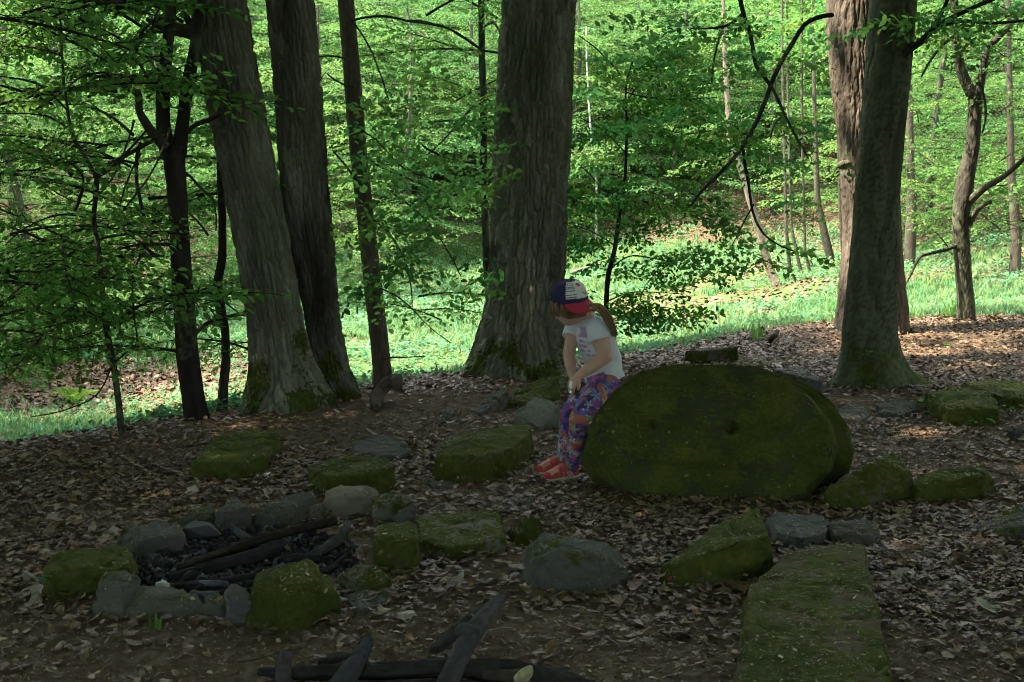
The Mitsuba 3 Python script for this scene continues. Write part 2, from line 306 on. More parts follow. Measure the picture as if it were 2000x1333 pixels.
# where the sun comes through the roof of leaves (points on the way of its rays), and how wide
GAPS = [(P(690, 110, 9.9), .0), (P(1650, 60, 13.3), .25), (P(1660, 260, 13.3), .6), (P(1655, 480, 13.3), .45), (P(1870, 660, 12.5), .3), (P(1960, 690, 11.5), .35), (P(1790, 640, 13.5), .5), (P(1760, 700, 11), .2), (P(70, 150, 8.2), .5), (P(200, 330, 9.0), .25)]
GAPS = [(np.array(g), r) for g, r in GAPS]

t = 'twin_oak'
label(t, 'pair of thick grey trunks leaning apart from one mossy root foot', 'tree')
stem(t, 'trunk', [(562, 800, 185), (556, 760, 160), (547, 700, 122), (533, 600, 106), (503, 430, 105), (478, 300, 105), (456, 180, 104), (425, 0, 106)], 8.9, 330, 230, (-.7, .5, 10, .15), 11, amp=.024, ridge=.036, flare=.42, lobes=6, moss=.70, moss_top=.7, a=GREY_A, b=GREY_B, reach=.25)
stem(t, 'trunk', [(655, 780, 90), (645, 720, 74), (629, 620, 68), (606, 460, 86), (593, 330, 90), (583, 180, 88), (567, 0, 90)], 9.15, 330, 200, (-.35, .6, 10, .14), 12, amp=.024, ridge=.034, flare=.45, moss=.62, moss_top=.6, a=DARK_A, b=GREY_B, reach=.25)
limb(t, 'branch_stub', pline(8.85, [(400, 85, 34), (370, 62, 30), (335, 58, 22), (305, 48, 14), (288, 38, 9)], 8.5), seed=4)
limb(t, 'branch_stub', pline(8.85, [(395, 70, 26), (368, 40, 16), (358, 26, 10)], 8.7), seed=5)
t2 = 'slender_beech'
label(t2, 'slender dark trunk between the twin trunks and the thickest oak, sunlit near its top', 'tree')
stem(t2, 'trunk', [(748, 752, 40), (744, 700, 36), (733, 600, 36), (722, 500, 35), (711, 400, 33), (700, 300, 33), (692, 200, 34), (684, 100, 32), (676, 0, 31)], 9.9, 160, 48, (-.1, .3, 9, .07), 13, amp=.003, ridge=.02, flare=.35, moss=.15, a=(.075, .062, .050), b=(.14, .118, .096), lichen=.1, reach=.2)
t3 = 'old_oak'
label(t3, 'thickest oak trunk with deeply furrowed bark, standing directly behind the girl', 'tree')
def wound(v):
    out = v.copy()
    for (x, y, rx, rz, dep) in ((972, 520, .085, .16, .06), (985, 560, .05, .07, .035), (975, 495, .05, .05, .04)):
        c = P(x, y, 10.0); e = ((v[:, 0] - c[0]) / rx) ** 2 + ((v[:, 2] - c[2]) / rz) ** 2
        rough = .6 + .8 * meshkit.noise(v * 40, 2)
        m = v[:, 1] < 10.35; out[m, 1] += (dep * np.exp(-e[m] ** 2) * rough[m])
    return out
stem(t3, 'trunk', [(1018, 752, 236), (1016, 720, 206), (1018, 670, 176), (1022, 620, 160), (1027, 540, 150), (1034, 420, 146), (1041, 260, 146), (1047, 120, 142), (1052, 0, 139)], 10.4, 380, 280, (.25, .4, 11, .2), 14, amp=.032, ridge=.044, stretch=5.0, flare=.5, lobes=6, moss=.6, moss_top=1.1, a=GREY_A, b=(.29, .285, .235), post=wound, reach=.3)
t4 = 'smooth_beech'
label(t4, 'smooth greenish trunk with a spreading mossy foot beside the mossy flagstones', 'tree')
stem(t4, 'trunk', [(1706, 775, 185), (1704, 752, 172), (1702, 720, 134), (1700, 685, 114), (1698, 640, 104), (1704, 540, 96), (1712, 400, 86), (1722, 280, 86), (1734, 150, 87), (1744, 0, 88)], 9.75, 200, 110, (.35, .2, 10, .13), 15, amp=.004, ridge=.05, flare=.75, lobes=5, moss=.72, moss_top=.6, a=(.042, .050, .031), b=(.080, .088, .056), lichen=.45, reach=.34)
t5 = 'rough_barked_oak'
label(t5, 'rough brown trunk with a sunlit strip of bark, just behind the smooth greenish trunk', 'tree')
stem(t5, 'trunk', [(1703, 612, 136), (1703, 560, 126), (1702, 450, 112), (1700, 400, 110), (1694, 280, 114), (1685, 130, 124), (1680, 0, 126)], 13.4, 260, 190, (.1, .5, 11, .22), 16, amp=.017, ridge=.042, stretch=11, flare=.3, moss=.0, a=(.066, .056, .044), b=(.135, .116, .094), lichen=.05, reach=.25)
limb(t5, 'burl', pline(13.0, [(1660, 318, 10), (1645, 322, 20), (1640, 316, 12)], 13.0), n=10, seed=6)
t6 = 'crooked_maple'
label(t6, 'slim dark crooked trunk that forks high, on the bank behind the mossy flagstones', 'tree')
stem(t6, 'trunk', [(1886, 625, 36), (1881, 520, 32), (1876, 430, 32), (1881, 390, 36), (1888, 340, 32), (1900, 280, 26), (1904, 220, 26), (1907, 180, 28)], 14.4, 90, 24, None, 17, amp=.003, a=DARK_A, b=DARK_B, flare=.25, reach=.15)
limb(t6, 'limb', pline(14.4, [(1906, 195, 26), (1888, 165, 22), (1872, 120, 20), (1866, 60, 17), (1862, -20, 15), (1850, -200, 10)]), seed=7, a=DARK_A, b=DARK_B)
limb(t6, 'limb', pline(14.4, [(1908, 195, 22), (1917, 150, 16), (1928, 95, 14), (1952, 72, 12), (1995, 20, 10), (2040, -60, 7)]), seed=8, a=DARK_A, b=DARK_B)
limb(t6, 'limb', pline(14.4, [(1890, 400, 18), (1920, 370, 14), (1960, 345, 11), (2010, 300, 8)], 13.6), seed=9, a=DARK_A, b=DARK_B)
limb(t6, 'limb', pline(14.4, [(1892, 440, 14), (1915, 405, 10), (1935, 395, 8)], 14), seed=9, a=DARK_A, b=DARK_B)
limb(t6, 'limb', pline(14.4, [(1880, 475, 10), (1840, 490, 8), (1800, 500, 7), (1775, 545, 4), (1765, 562, 3)], 14), seed=9, a=DARK_A, b=DARK_B)
t7 = 'forked_hornbeam'
label(t7, 'dark straight trunk that forks into two limbs, left of the twin trunks', 'tree')
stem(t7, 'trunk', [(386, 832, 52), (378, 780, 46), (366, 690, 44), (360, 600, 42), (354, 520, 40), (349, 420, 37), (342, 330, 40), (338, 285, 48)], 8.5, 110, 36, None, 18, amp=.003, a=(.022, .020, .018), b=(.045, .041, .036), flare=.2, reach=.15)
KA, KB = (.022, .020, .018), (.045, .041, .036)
limb(t7, 'limb', pline(8.5, [(330, 300, 34), (318, 230, 28), (320, 160, 26), (327, 90, 22), (335, 0, 20), (340, -150, 16)]), k=14, seed=10, a=KA, b=KB)
limb(t7, 'limb', pline(8.5, [(350, 300, 30), (358, 230, 25), (370, 150, 24), (380, 100, 22), (398, -40, 18)]), k=14, seed=11, a=KA, b=KB)
limb(t7, 'limb', pline(8.4, [(325, 290, 22), (288, 245, 18), (272, 215, 16), (270, 185, 15), (245, 170, 12), (215, 150, 8)], 8.1), k=10, seed=12, a=(.05, .046, .04), b=(.09, .082, .07))
limb(t7, 'limb', pline(8.4, [(320, 262, 9), (280, 285, 9), (245, 305, 8), (215, 330, 8), (192, 345, 7)], 7.95), seed=13, a=KA, b=KB)
limb(t7, 'limb', pline(8.4, [(365, 260, 9), (385, 243, 9), (415, 232, 8), (430, 225, 6)], 8.2), seed=13, a=KA, b=KB)
limb(t7, 'limb', pline(8.4, [(275, 280, 8), (266, 330, 7), (275, 400, 7), (290, 450, 6), (298, 480, 5)], 8.1), seed=14, a=KA, b=KB)
limb(t7, 'limb', pline(8.4, [(342, 455, 7), (280, 455, 7), (200, 465, 6), (140, 495, 5), (60, 545, 4), (0, 600, 3)], 7.6), seed=14, a=KA, b=KB)
limb(t7, 'limb', pline(8.4, [(345, 590, 6), (310, 585, 5), (280, 575, 4)], 8.1), seed=14, a=KA, b=KB)
limb(t7, 'limb', pline(8.4, [(380, 655, 10), (400, 635, 8), (430, 622, 7), (480, 615, 5)], 8.3), seed=14, a=KA, b=KB)
t8 = 'wavy_young_beech'
label(t8, 'thin wavy dark trunk close left of the twin trunks', 'tree')
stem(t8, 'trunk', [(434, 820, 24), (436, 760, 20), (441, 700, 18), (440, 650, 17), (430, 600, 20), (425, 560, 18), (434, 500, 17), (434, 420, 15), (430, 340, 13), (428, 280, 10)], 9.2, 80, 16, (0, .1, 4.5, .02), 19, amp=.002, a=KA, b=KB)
t9 = 'bent_sapling'
label(t9, 'thin bent sapling farthest left, forking halfway up, at the edge of the bank', 'tree')
stem(t9, 'trunk', [(238, 852, 15), (232, 790, 13), (221, 710, 13), (208, 640, 12), (199, 560, 11), (194, 500, 10), (184, 430, 9), (187, 380, 10), (190, 345, 11)], 7.8, 80, 12, None, 20, amp=.001, a=KA, b=KB)
limb(t9, 'limb', pline(7.8, [(190, 350, 10), (165, 305, 8), (142, 265, 7), (132, 215, 6), (122, 130, 5), (117, 20, 4), (112, -100, 3)]), seed=21, a=KA, b=KB)
limb(t9, 'limb', pline(7.8, [(190, 350, 9), (205, 325, 7), (235, 308, 6), (255, 290, 5), (285, 255, 4)], 8.0), seed=22, a=KA, b=KB)
limb(t9, 'limb', pline(7.8, [(222, 710, 5), (245, 690, 4), (268, 668, 4), (260, 600, 4), (259, 540, 4), (285, 490, 3)], 7.9), seed=23, a=KA, b=KB)
limb(t9, 'limb', pline(7.8, [(215, 720, 4), (190, 770, 3), (130, 800, 3), (60, 815, 2)], 7.4), seed=24, a=KA, b=KB)
limb(t9, 'limb', pline(7.8, [(130, 250, 5), (90, 228, 4), (40, 222, 3), (-30, 225, 2)], 7.4), seed=24, a=KA, b=KB)
limb(t9, 'limb', pline(7.8, [(70, 215, 5), (120, 180, 5), (165, 148, 5), (205, 142, 4), (235, 158, 3)], 8.0), seed=24, a=KA, b=KB)
t10 = 'straight_young_beech'
label(t10, 'thin straight dark trunk close left behind the thickest oak', 'tree')
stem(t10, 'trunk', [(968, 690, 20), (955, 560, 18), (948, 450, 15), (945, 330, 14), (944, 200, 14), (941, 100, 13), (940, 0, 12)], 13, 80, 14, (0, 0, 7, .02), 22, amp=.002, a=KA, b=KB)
for rows in ([(943, 100, 6), (900, 70, 5), (860, 50, 4), (800, 40, 3)], [(945, 330, 7), (915, 370, 6), (885, 382, 5)], [(946, 320, 6), (880, 310, 5), (825, 285, 4)], [(940, 60, 5), (960, 45, 5), (978, 70, 4)]):
    limb(t10, 'limb', pline(13, rows, 12.6), seed=25, a=KA, b=KB)
t11 = 'glade_sapling'
label(t11, 'thin dark sapling with flat layered branches, rising behind the girl towards the glade', 'tree')
stem(t11, 'trunk', [(1188, 700, 9), (1184, 600, 10), (1187, 545, 10), (1200, 490, 9), (1207, 440, 8), (1214, 390, 7), (1222, 330, 6), (1224, 250, 5), (1222, 180, 4), (1236, 120, 4)], 10.9, 80, 10, None, 26, amp=.0, disp=False, a=KA, b=KB)
L11 = [[(1208, 400, 4), (1260, 395, 4), (1320, 405, 3), (1400, 425, 2)], [(1222, 180, 3), (1260, 190, 3), (1330, 195, 2), (1400, 190, 2)], [(1224, 270, 3), (1280, 250, 3), (1340, 262, 2), (1390, 255, 2)], [(1223, 200, 3), (1260, 150, 3), (1290, 110, 2), (1340, 90, 2)], [(1190, 530, 3), (1240, 500, 3), (1300, 510, 2), (1370, 520, 2)], [(1184, 600, 3), (1230, 615, 3), (1290, 600, 2), (1350, 620, 2)], [(1200, 480, 3), (1150, 450, 2), (1120, 440, 2)], [(1210, 420, 3), (1160, 350, 2), (1130, 320, 2)], [(1186, 590, 3), (1250, 570, 2), (1330, 575, 2)]]
for i, rows in enumerate(L11): limb(t11, 'limb', pline(10.9, rows, 10.6 + .15 * (i % 4)), seed=27, a=KA, b=KB, k=5)

# foliage of these trees
def boughs(root, spots, seed, kind='near', tints=(0, 1), sc=1.0, to=None):
    """spots: (px, py, D, half width px, half height px, half depth m, how many); each bough springs outwards from the blob's middle."""
    r = np.random.default_rng(seed)
    for (x, y, D, rx, ry, rd, n) in spots:
        for k in range(n):
            u, w, q = r.uniform(-1, 1, 3); p = P(x + rx * u, y + ry * w, D + rd * q); az = (math.pi if u < 0 else 0) + r.normal(0, .8) if to is None else to + r.normal(0, .6); s_ = sc * r.uniform(.55, .95)
            p = p - np.array([math.cos(az), math.sin(az), 0]) * .8 * s_
            if p[2] < H(p[0], p[1]) + .3: continue
            hang(root, 'crown', f'bough_{kind}_{r.integers(4)}{tints[r.integers(len(tints))]}', p, az, r.uniform(-.2, .45), r.normal(0, .38), s_)
def along(lines, D, n, seed, jit=.18, drop=.05):
    r = np.random.default_rng(seed); out = []
    for rows in lines:
        q = spline(np.array(pline(D, rows)), 40)[:, :3]; m = max(2, int(n * len(rows) / 4))
        out.append(q[r.integers(6, 40, m)] + r.normal(0, jit, (m, 3)) * [1, 1.2, .25] - [0, 0, drop])
    return np.vstack(out)
mb = MB(); foliage(mb, along(L11, 10.8, 20, 5), LEAF_NEAR, 6, .62, .25, (0.05, .155, .022))
foliage(mb, in_blob(26, 44, P(1290, 285, 10.8), (.75, .7, .75), 0, .3), LEAF_NEAR, 8, .7, .25, LEAFC); foliage(mb, in_blob(8, 45, P(1275, 600, 10.6), (.4, .4, .12)), LEAF_NEAR, 9, .55, .2, LEAFC)
scene[f'{t11}__crown'] = mb.ply('mat_leaf')
crown(t2, [(830, 260, 9.3, 140, 100, .6, 22), (800, 440, 9.3, 140, 110, .6, 24), (900, 330, 9.7, 50, 150, .5, 9), (715, 340, 9.4, 40, 140, .4, 6), (740, 540, 9.4, 60, 60, .4, 4), (860, 560, 9.6, 90, 50, .4, 5)], LEAF_NEAR, 71, LEAFC, .75, .35)
for rows in ([(690, 40, 5), (740, 32, 5), (800, 42, 4), (870, 55, 3), (930, 90, 2)], [(705, 300, 5), (750, 330, 4), (800, 350, 3), (880, 390, 2)], [(715, 420, 5), (770, 470, 4), (800, 540, 3), (805, 600, 3)], [(690, 170, 4), (660, 160, 4), (640, 145, 3)], [(735, 560, 3), (790, 590, 3), (840, 640, 2), (880, 670, 2)], [(745, 700, 4), (790, 698, 3), (830, 697, 2)], [(712, 380, 4), (680, 330, 4), (650, 295, 3)], [(770, 380, 4), (830, 430, 3), (900, 540, 2)]):
    limb(t2, 'limb', pline(9.8, rows, 9.4), seed=31, a=KA, b=KB, k=6)
boughs(t7, [(210, 330, 9.2, 100, 190, .6, 9), (410, 330, 9.8, 60, 180, .5, 5), (290, 40, 9.3, 150, 50, .5, 7), (240, 560, 9.2, 120, 90, .6, 6)], 72)
boughs(t8, [(440, 440, 10, 60, 230, .6, 7), (400, 620, 9.4, 60, 70, .4, 3)], 73, sc=.8)
boughs(t9, [(70, 330, 7.9, 130, 230, 1.0, 15), (60, 560, 7.9, 120, 130, 1.0, 12), (150, 70, 8.2, 160, 80, 1.0, 11), (240, 640, 8.1, 60, 80, .5, 3)], 74)
boughs(t10, [(900, 120, 13, 100, 130, 1.0, 8), (930, 330, 13, 50, 150, .8, 5), (850, 620, 12.6, 90, 60, .6, 3)], 75, tints=(1,))
boughs(t6, [(1960, 250, 15.2, 90, 180, 1.2, 13), (1830, 440, 15.2, 60, 80, 1, 7), (1950, 450, 15.6, 90, 60, 1.2, 7), (1960, 60, 14.8, 120, 70, 1.4, 10), (1810, 250, 15.8, 50, 190, 1, 8)], 76, 'far', (1, 0), .62)
for i, rows in enumerate(([(1626, 30, 9), (1580, 42, 9), (1545, 90, 9), (1512, 150, 9), (1488, 215, 9), (1450, 288, 9), (1410, 335, 7), (1370, 375, 6), (1350, 402, 4)], [(1450, 285, 6), (1460, 350, 6), (1472, 420, 5), (1495, 460, 4), (1550, 490, 3)], [(1440, -40, 9), (1450, 20, 9), (1466, 70, 8), (1474, 120, 8), (1510, 175, 7), (1535, 230, 5), (1580, 310, 3)], [(1448, 30, 7), (1415, 52, 6), (1380, 56, 4), (1350, 56, 3)], [(1412, 55, 5), (1398, 100, 4), (1390, 160, 3)], [(1535, 225, 4), (1515, 240, 4), (1505, 270, 3)], [(1472, 400, 4), (1450, 440, 3), (1430, 480, 2)])):
    limb(t4, 'limb', pline(9.6, rows, 9.0), n=30, seed=40 + i, a=KA, b=KB)
for i, rows in enumerate(([(1765, 105, 16), (1800, 80, 13), (1830, 52, 11), (1880, 25, 9), (1950, -5, 8)], [(1822, 56, 10), (1842, 20, 8), (1855, -20, 6)], [(1830, 55, 8), (1880, 42, 7), (1940, 46, 6), (2010, 40, 5)])):
    limb(t4, 'limb', pline(9.6, rows, 9.2), n=24, seed=50 + i, a=KA, b=KB)
crown(t4, [(1380, 110, 9.5, 160, 110, .7, 30), (1520, 350, 9.6, 120, 130, .6, 20), (1880, 30, 9.3, 140, 70, .6, 26), (1380, 330, 9.8, 100, 130, .5, 16), (1410, 460, 10, 130, 60, .5, 16)], LEAF_NEAR, 77, LEAFC, .75, .25)
# the roofs of leaves of the camp's trees, above the frame
for i, (r_, x, y, z, rx, rz, n) in enumerate(((t, -2.4, 8.6, 9.0, 4.4, 2.6, 700), (t3, .4, 9.4, 9.8, 4.0, 2.6, 480), (t4, 3.4, 8.6, 8.6, 3.8, 2.2, 600), (t5, 4.6, 13.5, 10.0, 3.6, 2.4, 260), (t7, -5.0, 8.5, 8.2, 3.0, 2.4, 450), (t6, 7.0, 13.5, 8.0, 2.8, 2.5, 200))):
    crown(r_, [(x, y, z, rx, rx, rz, n, 'm')], LEAF_BIG, 80 + i, LEAFC, .8, .45, gaps=GAPS, layers=0)

crown(t7, [(-5.6, 4.4, 8.8, 1.7, 1.7, 1.0, 120, 'm')], LEAF_BIG, 95, LEAFC, .8, .45, layers=0)
# ------------------------------------------------------------------ trees farther off and round about
def wild_tree(name, x, y, h, r0, nb, per, seed, col=LEAFC, low=.12, reach=2.6, scale=1.0, tmpl=None, bark=(DARK_A, DARK_B), lean=(0, 0), text=None, cat='tree', group=None, big=None, wood=True, wob=.25):
    r = np.random.default_rng(seed); key = numbered(name); z0 = float(H(x, y))
    zs = np.linspace(0, 1, 6); wb = np.cumsum(r.normal(0, wob, (6, 2)), 0) * zs[:, None]
    rows = [[x + lean[0] * t * h + wb[i, 0], y + lean[1] * t * h + wb[i, 1], z0 - .2 + t * h, r0 * (1.1 - .95 * t)] for i, t in enumerate(zs)]
    v, f = tube(rows, 40, 12, bark_disp(seed, .03, .006 if r0 > .1 else .002) if r0 > .2 else None); part(key, 'trunk', (v, f), 'mat_bark', smooth=True, color=bark_color(v, seed, *bark))
    ctr = spline(np.array(rows), 60)
    if tmpl is None:
        tint = r.choice(3, p=[.45, .35, .2]); a = r.uniform(0, 6.283)
        for b in range(nb):
            t = low + (.96 - low) * (b + r.uniform(0, 1)) / nb; o = ctr[int(t * 59), :3]; a += 2.4 + r.normal(0, .4); ln = reach * r.uniform(.65, 1.1) * (1.15 - .72 * t)
            hang(key, 'crown', f'bough_far_{r.integers(5)}{tint if r.uniform() < .75 else r.integers(3)}', o, a, r.uniform(-.15, .35), r.normal(0, .12), scale * ln / 2.6)
    else:
        mb = MB(); lf = []
        for b in range(nb):
            t = r.uniform(low, .97); o = ctr[int(t * 59)]; a = r.uniform(0, 6.283); ln = reach * r.uniform(.5, 1.1) * (1.15 - .75 * t); m = max(2, int(per * ln / reach)); u = r.uniform(.25, 1.05, (m, 1)) * ln
            lf.append(o[:3] + u * [math.cos(a), math.sin(a), .1] + r.normal(0, .3, (m, 3)))
        pts = np.vstack(lf); ok = pts[:, 2] > H(pts[:, 0], pts[:, 1]) + .1
        for (g0, gr) in GAPS: ok &= np.linalg.norm(pts - g0 - ((pts - g0) @ SUN)[:, None] * SUN, axis=1) > gr + .5
        foliage(mb, pts[ok], tmpl, seed + 5, scale, .4, col); scene[f'{key}__crown'] = mb.ply('mat_leaf')
    label(key, text, cat, group); return key
EDGE = [(-13, 24, 9), (-10, 27.5, 10), (-7.6, 31, 11), (-5.2, 35, 10), (-3.4, 41.5, 11), (-.6, 45.5, 12), (2.6, 46, 11), (5.6, 45.5, 12), (8.8, 43, 11), (10.4, 36, 10), (10.8, 31.5, 11), (11.6, 28, 9), (12.4, 24.5, 10), (14.8, 22.6, 9), (-16.5, 21.5, 9), (-8.6, 22.6, 7), (-11.2, 19.6, 7), (-13.8, 17.2, 7), (17.8, 24, 10), (-10.4, 16.0, 9), (-11.2, 19.4, 10), (-9.8, 13.0, 8)]
for i, (x, y, h) in enumerate(EDGE):
    r = np.random.default_rng(i + 300); g = r.uniform(.85, 1.2)
    wild_tree('leafy_beech', x + r.normal(0, .4), y + r.normal(0, .5), h, r.uniform(.07, .12), 58, 10, 400 + i, (LEAFC[0] * g * r.uniform(.85, 1.15), LEAFC[1] * g, LEAFC[2] * g), .05, 3.0, 1.1,
              text='leafy young beech on the far edge of the sunlit glade', group='leafy trees round the far edge of the glade')
for i in range(34):
    r = np.random.default_rng(i + 700); y = 50 + 34 * (i % 17) / 17 + r.normal(0, 1.2); y = 49 + (i // 9) * 7 + r.normal(0, 1); x = -.46 * y + (.92 * y) * ((i % 9) + .5 + .2 * r.normal()) / 9
    wild_tree('hillside_tree', x, y, r.uniform(10, 13), r.uniform(.06, .10), 46, 8, 800 + i, LEAFC, .04, 3.4, 1.35, text='leafy tree on the wooded slope far beyond the glade', group='trees of the wooded slope')
for i, (x, y, h) in enumerate([(-17, 33, 12), (-22, 28, 12), (-13.5, 37, 12), (-9.5, 43, 12), (15, 38, 12), (18.5, 32, 12), (21, 27, 12), (14, 45, 12), (-26, 24, 11), (-20, 40, 12), (-15, 46, 12)]):
    wild_tree('hillside_tree', x, y, h, .09, 50, 8, 900 + i, LEAFC, .04, 3.4, 1.15, text='leafy tree on the wooded slope far beyond the glade', group='trees of the wooded slope')
# slim pale trunks on the far side of the glade
def pole_tree(name, px, D, text, seed, a=(.17, .14, .11), b=(.30, .25, .20), group=None, top=7.0):
    key = numbered(name); label(key, text, 'tree', group); rows, _ = stem(key, 'trunk', px, D, 40, 10, (px[-1][0] * 0 - .2, .3, top, .03), seed, amp=.003, a=a, b=b, lichen=.05, flare=.2, reach=.2)
    crown(key, [(rows[-1][0], rows[-1][1], top - 1.2, 1.8, 1.8, 1.5, 24, 'm')], LEAF_FAR, seed, LEAFC, 1.1)
pole_tree('pale_birch', [(1519, 574, 24), (1505, 530, 18), (1490, 480, 16), (1470, 410, 14), (1445, 325, 12), (1425, 270, 11)], 27.5, 'pale leaning trunk in the sun on the far side of the glade', 61)
for i, (x, y, w, x2, yt, D) in enumerate(((1544, 555, 9, 1535, 430, 29), (1568, 562, 8, 1545, 430, 29.5), (1625, 535, 18, 1596, 380, 31), (1586, 560, 8, 1572, 480, 29), (1648, 530, 10, 1640, 380, 32), (1985, 470, 22, 1975, 330, 24), (1780, 420, 22, 1778, 300, 27))):
    pole_tree('slim_birch', [(x, y, w), ((x + x2) / 2, (y + yt) / 2, w * .85), (x2, yt, w * .7)], D, 'slim straight trunk standing in the wood beyond the glade', 62 + i, (.055, .050, .040), (.105, .095, .076), 'slim trunks beyond the glade')
pole_tree('white_birch', [(1165, 360, 5), (1160, 320, 5), (1155, 275, 4)], 44, 'white stem in the deep shade between oak and sapling', 91, (.4, .38, .36), (.6, .58, .55))
# the wood round about the camp, outside the frame: it shades the place
ROUND = [(-7.5, 2.5), (-4.2, -1.5), (0.8, -4), (5.5, -1.2), (8, 4), (-10, 7), (-9, -5), (-3, -9), (4, -9), (10, -5), (12.5, 9), (-13.5, 2), (14, 1), (-13, 11.5), (-6.8, 12.5), (0.2, 3.0), (-1, -14), (8, -14), (-9, -13), (10.5, 14)]
for i, (x, y) in enumerate(ROUND):
    if math.hypot(x, y) < 3.6: continue
    k = wild_tree('shady_oak', x, y, 12.5 if y < 7 else 14.5, .24, 26, 3, 1100 + i, LEAFC, .3 if y < 7 else .5, 3.4, 1.2, tmpl=LEAF_BIG, text='tall oak of the shady wood round the camp', group='tall oaks round the camp')
    c_ = (x * .72, y * .72 + 1.2) if math.hypot(x, y) < 9 else (x, y)
    crown(k, [(c_[0], c_[1], 8.8 if y < 7 else 10.4, 4.8 if y < 7 else 4.0, 4.8 if y < 7 else 4.0, 3.0, (1100 if y > -3 else 620) if y < 7 else 600, 'm')], LEAF_BIG, 1200 + i, LEAFC, .8, .45, gaps=GAPS, layers=0)

# the thicket behind and beside the camp, outside the frame: it closes the wood at eye level
r = np.random.default_rng(1400); n = 9000; a_, q_ = r.uniform(0, 6.283, n), np.sqrt(r.uniform(8.5 ** 2, 19 ** 2, n)); x, y = q_ * np.cos(a_), 3 + q_ * np.sin(a_)
k = (np.abs(x) > .4143 * np.maximum(y, 0) * 1.12 + 2.8) & (y < 15) & ((y < 4) | (np.abs(x) > 6)); x, y = x[k][:3600], y[k][:3600]
mb = MB(); foliage(mb, np.stack([x, y, H(x, y) + .3 + 7.0 * r.uniform(0, 1, len(x))], -1), LEAF_BIG, 1401, .9, .5, LEAFC)
scene['thicket'] = mb.ply('mat_leaf'); label('thicket', 'dark leafy thicket of the wood closing in beside and behind the camp', 'thicket', kind='stuff')
EXTRA = [(t9, 7.7, [(130, 215, 4), (60, 160, 4), (0, 150, 3), (-40, 165, 2)]), (t9, 7.9, [(180, 430, 4), (120, 420, 4), (60, 440, 3), (10, 480, 2)]), (t9, 7.9, [(187, 400, 4), (150, 395, 3), (100, 370, 3), (60, 330, 2)]), (t9, 8.0, [(203, 600, 3), (170, 610, 3), (120, 640, 2)]),
         (t7, 8.3, [(332, 250, 5), (300, 330, 4), (250, 400, 4), (225, 430, 3)]), (t7, 8.6, [(352, 330, 6), (395, 370, 5), (420, 400, 4), (422, 450, 3)]), (t7, 8.3, [(325, 120, 6), (270, 150, 5), (220, 145, 4), (150, 180, 3)]), (t7, 8.2, [(262, 235, 5), (245, 290, 4), (225, 340, 4), (170, 400, 3)]), (t7, 8.3, [(330, 60, 6), (300, 62, 5), (310, 20, 4)]), (t7, 8.4, [(276, 300, 4), (250, 350, 4), (235, 400, 3)]),
         (t2, 9.6, [(685, 120, 5), (650, 110, 4), (600, 118, 3)]), (t2, 9.6, [(680, 30, 4), (720, 90, 4), (745, 150, 3), (760, 200, 3)]), (t2, 9.5, [(700, 250, 4), (740, 280, 3), (790, 330, 3), (850, 350, 2)]), (t10, 12.7, [(944, 200, 4), (920, 215, 4), (860, 280, 3), (800, 330, 2)]),
         (t11, 10.7, [(1215, 150, 3), (1180, 110, 3), (1130, 70, 2)]), (t11, 10.9, [(1222, 300, 3), (1170, 250, 2), (1130, 230, 2)]), (t6, 14.0, [(1912, 160, 6), (1925, 210, 5), (1918, 260, 4)]), (t6, 13.8, [(1866, 70, 7), (1840, 90, 6), (1800, 150, 4)])]
for i, (k_, d_, rows) in enumerate(EXTRA): limb(k_, 'limb', pline(d_, rows, d_ - .25), n=22, seed=1500 + i, a=KA, b=KB, k=5)

# ------------------------------------------------------------------ undergrowth of the slope, glade herbs, fallen leaves
def in_view(x, y, m=1.08, add=.6): return np.abs(x) < .4143 * y * m + add
r = np.random.default_rng(500); xs, ys = r.uniform(-42, 42, 26000), r.uniform(17, 82, 26000)
d = hill_d(xs, ys); k = in_view(xs, ys) & (d > 1.5) & (r.uniform(size=26000) < np.clip(1.5 - ys / 90, .3, 1)); xs, ys = xs[k], ys[k]
# bare litter shows on the banks left and right of the glade
bare = ((xs < -4.5) & (ys < 24)) | ((xs > 7.5) & (ys < 27)); k = ~bare | (r.uniform(size=len(xs)) < .12); xs, ys = xs[k], ys[k]
hg = np.where(ys > 40, 5.5, 2.6) * r.uniform(0, 1, len(xs)) ** 1.1 + .25
clump = meshkit.fbm(np.stack([xs * .25, ys * .25, hg * .35], -1), 3, 77); k = (clump > .37) & (r.uniform(size=len(xs)) < .85); xs, ys, hg = xs[k], ys[k], hg[k]; gz_ = H(xs, ys)
for x_, y_, z_, h_ in zip(xs, ys, gz_, hg):
    hang('undergrowth', '', f'bough_far_{r.integers(5)}{r.choice(3, p=[.4, .35, .25])}', (x_, y_, z_ + h_), r.uniform(0, 6.283), r.uniform(-.1, .4), r.normal(0, .2), (.66 if y_ < 42 else 1.4) * r.uniform(.7, 1.2))
label('undergrowth', 'light green leafy undergrowth covering the slope beyond the glade', 'undergrowth', kind='stuff')

